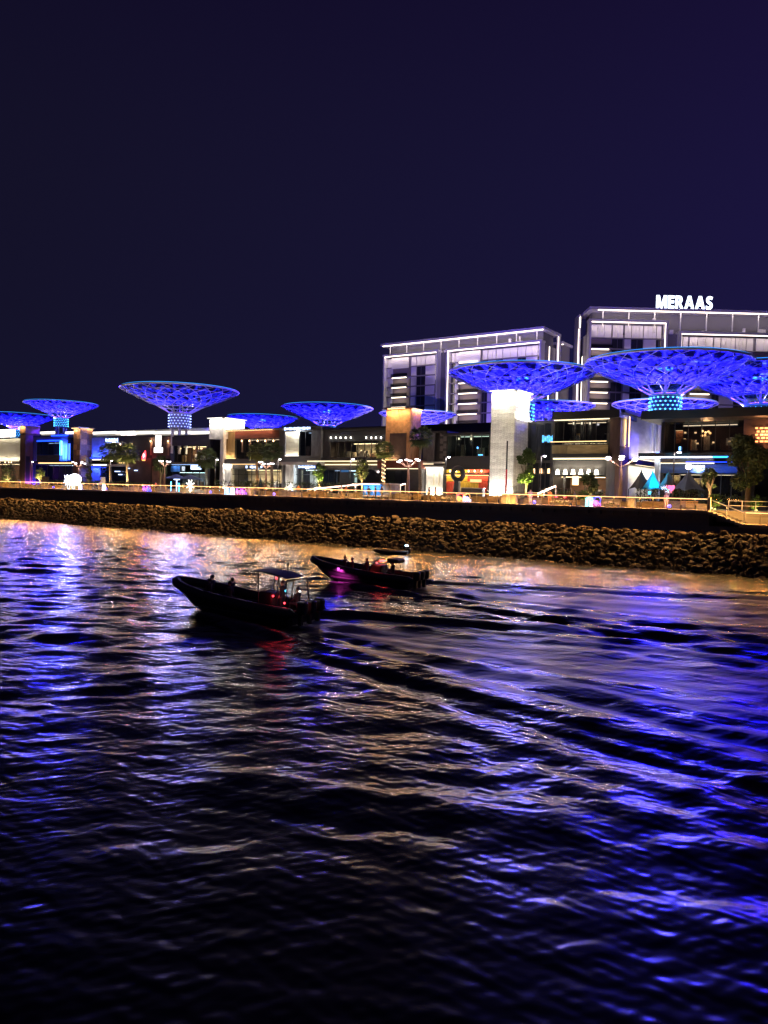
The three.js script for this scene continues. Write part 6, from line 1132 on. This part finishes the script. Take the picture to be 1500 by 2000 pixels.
{ // balloons
  const v = 84, t = thing('balloon_bunch', 'bunch of clear twinkling balloons and one pink heart on sticks at the right railing', 'balloons', [uAt(1304, v, 970), DECK, v]); const b = uAt(1304, v, 970);
  for (let k = 0; k < 7; k++) { const p = [rr(-0.55, 0.2), rr(1.7, 2.4), rr(-0.3, 0.3)]; part(t, 'balloon', new THREE.SphereGeometry(0.27, 12, 10), new THREE.MeshPhysicalMaterial({ color: rgb(0.9, 0.95, 1), transmission: 1, roughness: 0.05, thickness: 0 }), p); const g = []; for (let j = 0; j < 9; j++) g.push(new THREE.OctahedronGeometry(0.035).translate(p[0] + rr(-0.2, 0.2), p[1] + rr(-0.2, 0.2), p[2] + rr(-0.2, 0.2))); part(t, 'twinkle_light', merged(g), [glow(4, 4, 5), glow(0.6, 4, 2), glow(5, 0.8, 1.2)][k % 3]); part(t, 'stick', bar([0, 0.9, 0.1], p, 0.012, 0.012, 4), M.steel); }
  const hs = new THREE.Shape(); hs.moveTo(0, -0.3); hs.bezierCurveTo(-0.5, 0.1, -0.3, 0.4, 0, 0.18); hs.bezierCurveTo(0.3, 0.4, 0.5, 0.1, 0, -0.3); part(t, 'heart', new THREE.ExtrudeGeometry(hs, { depth: 0.14, bevelEnabled: true, bevelSize: 0.05, bevelThickness: 0.05 }), glow(3, 0.3, 0.8), [0.35, 2.2, 0]); part(t, 'stick', bar([0, 0.9, 0.1], [0.35, 1.95, 0.05], 0.012, 0.012, 4), M.steel);
}
{ // red lamp cart
  const v = 91, t = thing('service_cart', 'dark low cart with two red tail lamps right of the short glowing handrail', 'cart', [uAt(1098, v, 965), DECK, v]);
  part(t, 'body', new RoundedBoxGeometry(3, 0.8, 1.3, 3, 0.15), M.black, [0, 0.75, 0]); part(t, 'canopy', boxG(1.6, 0.08, 1.2, 0.2, 2.0, 0), M.frame); for (const [x, z] of [[-0.5, 0.5], [0.9, 0.5], [-0.5, -0.5], [0.9, -0.5]]) part(t, 'post', boxG(0.06, 0.9, 0.06, x, 1.55, z), M.frame); for (const x of [-1, 1]) for (const z of [-0.55, 0.55]) part(t, 'wheel', cyl(0.28, 0.28, 0.2, 14).rotateX(Math.PI / 2), M.black, [x, 0.28, z]); for (const x of [-0.5, 0.6]) { part(t, 'tail_lamp', boxG(0.3, 0.12, 0.05, x, 0.95, 0.68), M.redGlow); point(t, [1, 0.03, 0.05], 3, t.base[0] + x, DECK + 0.95, v - 0.8, 4); }
}
{ // white flowers, benches, bins behind the glass
  for (const [label, px, w] of [['bed of white flowers on the deck left of the shrub', 1095, 2.4], ['low white flowers before the yellow shop', 873, 1.4], ['pale flower bed before the brown corner', 1195, 1.6]]) { const u = uAt(px, 84.5, 970), t = thing('flower_bed', label, 'flower bed', [u, DECK, 84.5]); part(t, 'planter_box', boxG(w, 0.3, 0.6, 0, 0.15, 0), M.charcoal); const g = []; for (let k = 0; k < w * 22; k++) g.push(new THREE.OctahedronGeometry(rr(0.05, 0.1)).translate(rr(-w / 2, w / 2), rr(0.34, 0.6), rr(-0.28, 0.28))); const f = part(t, 'blossom_mass', merged(g), M.white); f.userData.kind = 'stuff'; part(t, 'leaves', leafCloud(0.3, 200, 0.08).scale(w * 1.4, 0.5, 0.9), LEAF.green, [0, 0.36, 0]); }
  const bench = (label, px, v) => { const t = thing('bench', label, 'bench', [uAt(px, v, 970), DECK, v], 'benches along the promenade'); for (let k = 0; k < 3; k++) part(t, 'seat_slat', boxG(1.8, 0.05, 0.13, 0, 0.45, -0.16 + k * 0.16), M.curtain); for (let k = 0; k < 2; k++) part(t, 'back_slat', boxG(1.8, 0.12, 0.04, 0, 0.65 + k * 0.18, -0.27), M.curtain); for (const x of [-0.75, 0.75]) part(t, 'leg', boxG(0.06, 0.45, 0.5, x, 0.22, 0), M.frame); };
  bench('bench behind the glass left of the ramp', 612, 86); bench('bench behind the glass below the white stone pillar', 962, 86); bench('bench behind the glass right of the balloons', 1345, 86); bench('bench behind the glass below the tall dark palm', 815, 86); bench('bench behind the glass by the orange lit palm', 497, 86);
  const bin = (label, px, v, m) => { const t = thing('litter_bin', label, 'bin', [uAt(px, v, 970), DECK, v], 'pale bins on the promenade'); part(t, 'body', boxG(0.7, 1.1, 0.6, 0, 0.55, 0), m); part(t, 'lid', boxG(0.76, 0.1, 0.66, 0, 1.15, 0), M.frame); };
  bin('grey bin, left of the group below the white stone pillar', 986, 85, M.concrete); bin('white bin in the middle of the group below the white stone pillar', 996, 85, M.white); bin('slim pale bin right of the group below the white stone pillar', 1004, 85, M.cream); bin('pale grey bin before the right terrace', 1235, 85, M.concrete); bin('grey bin before the gold curtain palm', 490, 85, M.concrete);
  { const t = thing('signboard', 'grey rounded board on the promenade before the blue box shop', 'signboard', [uAt(89, 92, 940), DECK, 92]); part(t, 'panel', new RoundedBoxGeometry(2.6, 1.5, 0.12, 3, 0.3), M.grey, [0, 1.6, 0]); for (const x of [-0.9, 0.9]) part(t, 'post', boxG(0.08, 0.9, 0.08, x, 0.45, 0), M.frame); }
  { const t = thing('signboard', 'pale square board before the blue washed shop', 'signboard', [uAt(201, 92, 940), DECK, 92]); part(t, 'panel', boxG(1.4, 1.5, 0.1, 0, 1.7, 0), M.white); part(t, 'post', boxG(0.1, 1, 0.08, 0, 0.5, -0.1), M.frame); }
  { const t = thing('bar_counter', 'grey counter before the yellow and red shop', 'counter', [uAt(924, 109, 955), DECK, 109]); part(t, 'front', boxG(3.8, 1.9, 0.9, 0, 0.95, 0), M.grey); part(t, 'top', boxG(4, 0.08, 1.1, 0, 1.94, 0), M.steel); }
}
{ // low bollard lamps, all alike, added to suggest warm specks of light
  let first = null;
  for (let k = 0; k < 20; k++) {
    const u = uAt(640, 94, 970) - k * 3.6 + rr(-0.8, 0.8), v = 94 + rr(-2.5, 1.5);
    if (!first) { first = thing('added_bollard_lamp', 'added low bollard lamp suggesting warm specks of light, standing among the planters on the left half of the promenade', 'lamp', [u, DECK, v], 'added bollard lamps along the promenade'); part(first, 'post', cyl(0.09, 0.08, 0.95, 10).translate(0, 0.475, 0), M.bronze); part(first, 'lamp_head', new THREE.SphereGeometry(0.15, 10, 8), glow(4.5, 2.3, 0.8), [0, 1.08, 0]); const l = new THREE.PointLight(rgb(1, 0.55, 0.22), 5); l.name = 'lamp_light'; l.castShadow = true; l.shadow.radius = 5; l.position.set(0, 1.08, 0); first.add(l); }
    else copyOf(first, first.userData.label, [u, DECK, v]);
  }
}
// parasols and tensile canopies
function parasol(label, px, v, w, h, m, closed) { const t = thing('parasol', label, 'parasol', [uAt(px, v, 940), DECK, v]); part(t, 'pole', cyl(0.05, 0.04, h, 8).translate(0, h / 2, 0), M.frame); part(t, 'canopy', closed ? new THREE.ConeGeometry(w * 0.5, h * 0.62, 10) : new THREE.ConeGeometry(w, h * 0.28, 8, 1, true), m, [0, closed ? h * 0.62 : h * 0.9, 0]); part(t, 'base', cyl(0.3, 0.28, 0.1, 12).translate(0, 0.05, 0), M.frame); }
const darkCloth = mat([0.015, 0.03, 0.07], { side: THREE.DoubleSide, roughness: 0.9 });
parasol('left dark blue parasol before the cafe', 344, 105, 2.6, 3.4, darkCloth); parasol('right dark blue parasol before the cafe', 372, 105, 2.6, 3.3, darkCloth); parasol('closed dark parasol before the gold curtain shop', 509, 106, 0.9, 3.6, darkCloth, true);
function tensile(label, px, pyTop, wPx, v, m) { // four-point cone canopy with drawn-in edges on a mast
  const [u, y] = onV(px, pyTop, v), Z = -world(u, 0, v).z, R = wPx / 2 * Z / 1500, H = y - DECK, t = thing('tensile_canopy', label, 'canopy', [u, DECK, v], 'stretched fabric canopies'), tr = [], n = 12, seg = 48, low = Math.max(1.9, H - 2.6);
  const pt = (i, j) => { const a = i / seg * 6.283, s = j / n, k = 1 - 0.42 * Math.abs(Math.sin(2 * a)), r = R * s * k; return [r * Math.cos(a), lerp(H, low, Math.pow(s, 0.75)) + 0.7 * s * (1 - k), r * Math.sin(a)]; };
  for (let i = 0; i < seg; i++) for (let j = 0; j < n; j++) { const A = pt(i, j), B = pt(i + 1, j), C = pt(i, j + 1), D = pt(i + 1, j + 1); tr.push(...A, ...C, ...B, ...B, ...C, ...D); }
  part(t, 'fabric', geo(tr), m); part(t, 'mast', cyl(0.08, 0.06, H, 8).translate(0, H / 2, 0), M.frame); for (let k = 0; k < 4; k++) { const a = k * Math.PI / 2; part(t, 'corner_post', bar([R * Math.cos(a), 0, R * Math.sin(a)], [R * Math.cos(a), low + 0.05, R * Math.sin(a)], 0.05), M.frame); }
}
const grey2 = mat([0.055, 0.055, 0.058], { side: THREE.DoubleSide, roughness: 0.9 }), cy2 = mat([0.02, 0.35, 0.6], { side: THREE.DoubleSide, roughness: 0.9 });
tensile('grey stretched canopy before the white lit side wall', 1253, 916, 48, 99, grey2); tensile('cyan blue lit stretched canopy right of the grey one', 1275, 917, 44, 98, cy2); tensile('grey stretched canopy left of the street lamp pole at right', 1306, 917, 50, 98, grey2); tensile('blue grey stretched canopy with lit terrace under it', 1345, 917, 64, 97, mat([0.07, 0.09, 0.14], { side: THREE.DoubleSide, roughness: 0.9 }));
{ const u = uAt(1277, 96, 920), t = thing('canopy_light', 'cyan spotlight on a post aimed at the blue stretched canopy', 'lamp', [u, DECK, 94.5]); part(t, 'post', cyl(0.05, 0.05, 1.6, 8).translate(0, 0.8, 0), M.frame); part(t, 'lamp_head', cyl(0.14, 0.18, 0.3, 12).rotateX(-0.6), glow(0.2, 1.8, 3), [0, 1.7, 0]); const l = new THREE.SpotLight(rgb(0.03, 0.55, 1), 330, 0, 0.55, 0.6); l.name = 'spot_beam'; l.castShadow = true; l.position.set(0, 1.9, -0.2); l.target.position.set(0, 4.2, -3.5); t.add(l, l.target); }

// ================================================================ BOATS
function makeBoat(b, label, people, red) {
  const L = b.L, t = new THREE.Group(); t.name = numbered('rigid_boat'); t.position.set(b.x, -0.12, b.z); t.rotation.order = 'XYZ';
  const yaw = Math.atan2(-b.dz, b.dx); t.rotation.y = yaw; t.rotation.z = 0.035; scene.add(t); tag(t, label, 'boat', 'inflatable speed boats');
  const beam = (s) => 1.28 * Math.pow(clamp(1 - Math.pow(clamp((s - 0.5) / 0.5, 0, 1), 2.3), 0, 1), 0.62), sheer = (s) => 0.72 + 0.55 * Math.pow(s, 2.2), rub = mat([0.02, 0.02, 0.022], { roughness: 0.6 }), hullM = mat([0.03, 0.03, 0.034], { roughness: 0.3 });
  // hull: keel to chine to gunwale, lofted bow to stern
  const n = 40, m = 10, P = [], I = [];
  for (let i = 0; i <= n; i++) { const s = i / n, w = beam(s), k = -0.5 + 1.45 * Math.pow(clamp((s - 0.55) / 0.45, 0, 1), 2.2); for (let j = 0; j <= m; j++) { const a = (j / m) * 2 - 1, q = Math.abs(a); P.push(s * L * 0.985, lerp(k, sheer(s), Math.pow(q, 1.35)), Math.sign(a) * w * Math.pow(q, 0.62)); } }
  for (let i = 0; i < n; i++) for (let j = 0; j < m; j++) { const a = i * (m + 1) + j; I.push(a, a + 1, a + m + 1, a + 1, a + m + 2, a + m + 1); }
  const hg = new THREE.BufferGeometry(); hg.setAttribute('position', new THREE.BufferAttribute(new Float32Array(P), 3)); hg.setIndex(I); hg.computeVertexNormals(); hullM.side = THREE.DoubleSide; part(t, 'hull', hg, hullM);
  const cp = []; for (let i = 0; i <= 24; i++) { const s = i / 24; cp.push(new THREE.Vector3(s * L, sheer(s) + 0.02, beam(s))); } for (let i = 23; i >= 0; i--) { const s = i / 24; cp.push(new THREE.Vector3(s * L, sheer(s) + 0.02, -beam(s))); }
  part(t, 'collar', new THREE.TubeGeometry(new THREE.CatmullRomCurve3(cp), 120, 0.26, 10), rub);
  for (const s of [-1, 1]) part(t, 'collar_end', new THREE.ConeGeometry(0.26, 0.5, 10).rotateZ(Math.PI / 2), rub, [-0.24, 0.74, s * 1.28]);
  part(t, 'transom', boxG(0.12, 1.1, 2.4, 0.1, 0.25, 0), hullM); part(t, 'deck', boxG(L * 0.74, 0.08, 2.1, L * 0.38, 0.3, 0), M.charcoal);
  const dx = red ? 0 : -0.85;
  part(t, 'console', new RoundedBoxGeometry(0.9, 1.15, 1.1, 3, 0.12), rub, [3.0 + dx, 0.9, 0]); part(t, 'windscreen', boxG(0.04, 0.35, 0.9).rotateZ(0.4), M.tinted, [3.3 + dx, 1.6, 0]);
  for (let k = 0; k < 3; k++) { part(t, 'outboard', merged([new RoundedBoxGeometry(0.55, 0.65, 0.42, 3, 0.14).translate(-0.35, 1.0, -0.75 + k * 0.75), boxG(0.2, 1.2, 0.18, -0.3, 0.2, -0.75 + k * 0.75)]), M.black); }
  part(t, 'wheel_rim', new THREE.TorusGeometry(0.18, 0.02, 6, 18).rotateY(Math.PI / 2), M.chrome, [2.48 + dx, 1.35, 0]);
  const pr2 = (n, a, c, r = 0.035) => part(t, n, bar(a, c, r, r, 7), M.frame);
  if (!red) { // T-top
    for (const z of [-0.65, 0.65]) { pr2('top_post', [3.3 + dx, 0.35, z], [3.4 + dx, 2.45, z]); pr2('top_post', [2.2 + dx, 0.35, z], [2.1 + dx, 2.4, z]); }
    const tg = new THREE.BoxGeometry(2.4, 0.09, 1.5, 14, 1, 1), p = tg.attributes.position; for (let i = 0; i < p.count; i++) { const x = p.getX(i); p.setY(i, p.getY(i) * (1 - 0.6 * Math.abs(x) / 1.2) - 0.1 * (x / 1.35) ** 2 + 0.06 * x); } tg.computeVertexNormals(); part(t, 'canopy', tg, rub, [2.75 + dx, 2.5, 0]);
    for (const x of [2.2 + dx, 2.5 + dx]) pr2('antenna', [x, 2.5, 0.2], [x, 2.95, 0.2], 0.02); pr2('antenna_rail', [2.2 + dx, 2.85, 0.2], [2.5 + dx, 2.85, 0.2], 0.015); part(t, 'mast_lamp', cyl(0.07, 0.07, 0.12, 8), M.frame, [2.2 + dx, 2.95, 0.2]);
    for (const z of [-1, 1]) { pr2('stern_post', [0.35, 0.5, z], [0.6, 2.25, z * 0.9]); } pr2('stern_bar', [0.6, 2.25, -0.9], [0.6, 2.25, 0.9]);
  } else { for (const z of [-0.8, 0.8]) { pr2('stern_post', [1.5, 0.5, z], [1.7, 1.75, z * 0.9]); } pr2('stern_bar', [1.7, 1.75, -0.72], [1.7, 1.75, 0.72], 0.05); part(t, 'radar_pod', new RoundedBoxGeometry(0.9, 0.3, 1.2, 2, 0.1), rub, [1.7, 1.85, 0]); }
  const lamp = (p, c, m, cd) => { part(t, 'boat_lamp', new THREE.SphereGeometry(0.05, 10, 8), m, p); const l = new THREE.PointLight(rgb(...c), cd); l.name = 'lamp_light'; l.castShadow = true; l.shadow.radius = 3; l.position.set(...p); t.add(l); };
  if (!red) { lamp([1.57, 1.35, -0.62], [1, 0.04, 0.06], M.redGlow, 0.35); lamp([0.6, 1.15, -0.95], [1, 0.04, 0.06], M.redGlow, 0.6); lamp([1.35, 2.3, -0.7], [1, 0.04, 0.05], M.redGlow, 0.2); lamp([0.1, 1.75, -0.4], [1, 0.8, 0.8], M.whiteGlow, 0.3); lamp([0.62, 1.75, -0.85], [0.3, 0.7, 1], M.cyanGlow, 0.25); }
  else { lamp([2.9, 1.62, -0.62], [1, 0.08, 0.06], M.redGlow, 1.0); lamp([3.6, 0.75, -0.72], [1, 0.05, 0.05], M.redGlow, 0.7); part(t, 'screen', boxG(0.3, 0.08, 0.5, 2.85, 1.7, 0.2), M.redGlow);
    part(t, 'spray_lamp', cyl(0.07, 0.09, 0.16, 10), glow(3, 0.3, 2.4), [5.4, 1.0, -1.75]); part(t, 'lamp_bracket', bar([5.4, 0.95, -1.2], [5.4, 1.05, -1.72], 0.03), M.frame); const l = new THREE.SpotLight(rgb(1, 0.06, 0.62), 30, 0, 1.1, 0.8); l.name = 'hull_light'; l.position.set(5.4, 0.9, -1.85); l.target.position.set(5.5, 0.2, -0.9); t.add(l, l.target); }
  for (let k = 0; k < (red ? 4 : 5); k++) part(t, 'jockey_seat', new RoundedBoxGeometry(0.55, 0.42, 0.36, 2, 0.08), M.charcoal, [3.9 + dx + k * 0.68, 0.55, k % 2 ? 0.5 : -0.5]);
  people.forEach(([x, z, pose, c, who]) => { // riders are things of their own, placed in the boat's frame
    t.updateMatrixWorld(true); const p = t.localToWorld(new THREE.Vector3(x, pose === 'sit' ? 0.46 : 0.34, z)), g = new THREE.Group(); g.name = numbered('person'); g.position.copy(p); g.rotation.y = yaw + Math.PI / 2; scene.add(g); g.base = [0, 0, 0]; tag(g, who, 'person', 'people riding in the boats'); personMeshes(g, pose, c, [0.03, 0.03, 0.04]);
  });
  return t;
}
makeBoat(BOATS[0], 'dark inflatable speed boat with canopy over its console, nearer of the two boats', [
  [6.6, 0.5, 'sit', [0.03, 0.03, 0.05], 'rider nearest the bow of the canopied boat'], [5.9, -0.5, 'sit', [0.05, 0.03, 0.03], 'second rider from the bow in the canopied boat'], [5.2, 0.5, 'sit', [0.04, 0.04, 0.04], 'third rider from the bow in the canopied boat'], [4.5, -0.5, 'sit', [0.03, 0.04, 0.03], 'rider just ahead of the console in the canopied boat'], [1.4, 0.0, 'stand', [0.03, 0.03, 0.03], 'helmsman standing under the canopy'], [0.75, 0.45, 'sit', [0.05, 0.03, 0.03], 'rider seated behind the console by the red stern lamp']], false);
makeBoat(BOATS[1], 'dark inflatable speed boat with red lamp and magenta lit side, farther of the two boats', [
  [6.1, 0.4, 'sit', [0.04, 0.03, 0.04], 'rider nearest the bow of the red lamp boat'], [5.0, -0.4, 'sit', [0.03, 0.03, 0.05], 'second rider from the bow in the red lamp boat'], [4.2, 0.4, 'sit', [0.05, 0.03, 0.04], 'rider ahead of the red lamp'], [1.9, 0.1, 'sit', [0.03, 0.03, 0.03], 'helmsman seated behind the red lamp']], true);
{ // small low craft by the rocks with a blue white lamp
  const [x, z] = onY(766, 1083, 0), t = new THREE.Group(); t.name = 'dinghy'; t.position.set(x, 0.0, z); t.rotation.y = Math.PI - 0.35; scene.add(t); tag(t, 'small low dark dinghy with blue white lamp close to the rocks', 'boat');
  const g = new THREE.TubeGeometry(new THREE.CatmullRomCurve3([[-1.8, 0, 0.6], [0.6, 0, 0.65], [1.6, 0.1, 0.35], [1.95, 0.15, 0], [1.6, 0.1, -0.35], [0.6, 0, -0.65], [-1.8, 0, -0.6]].map((p) => new THREE.Vector3(...p))), 50, 0.2, 8); part(t, 'collar', g, M.black, [0, 0.25, 0]); part(t, 'floor', boxG(3.4, 0.06, 1.2, -0.1, 0.16, 0), M.black); part(t, 'outboard', new RoundedBoxGeometry(0.3, 0.5, 0.28, 2, 0.08), M.black, [-1.95, 0.5, 0]); part(t, 'lamp_post', bar([-1.5, 0.3, 0.3], [-1.5, 0.95, 0.3], 0.03), M.frame); part(t, 'lamp', new THREE.SphereGeometry(0.14, 10, 8).scale(1.4, 0.7, 1), glow(4, 6, 9), [-1.5, 1.0, 0.3]); const l = new THREE.PointLight(rgb(0.5, 0.75, 1), 8); l.name = 'lamp_light'; l.position.set(-1.5, 1.0, 0.3); l.shadow.radius = 6; t.add(l);
}
scene.traverse((o) => { if (o.isMesh && !o.name) o.name = 'part'; });
renderer.render(scene, camera);
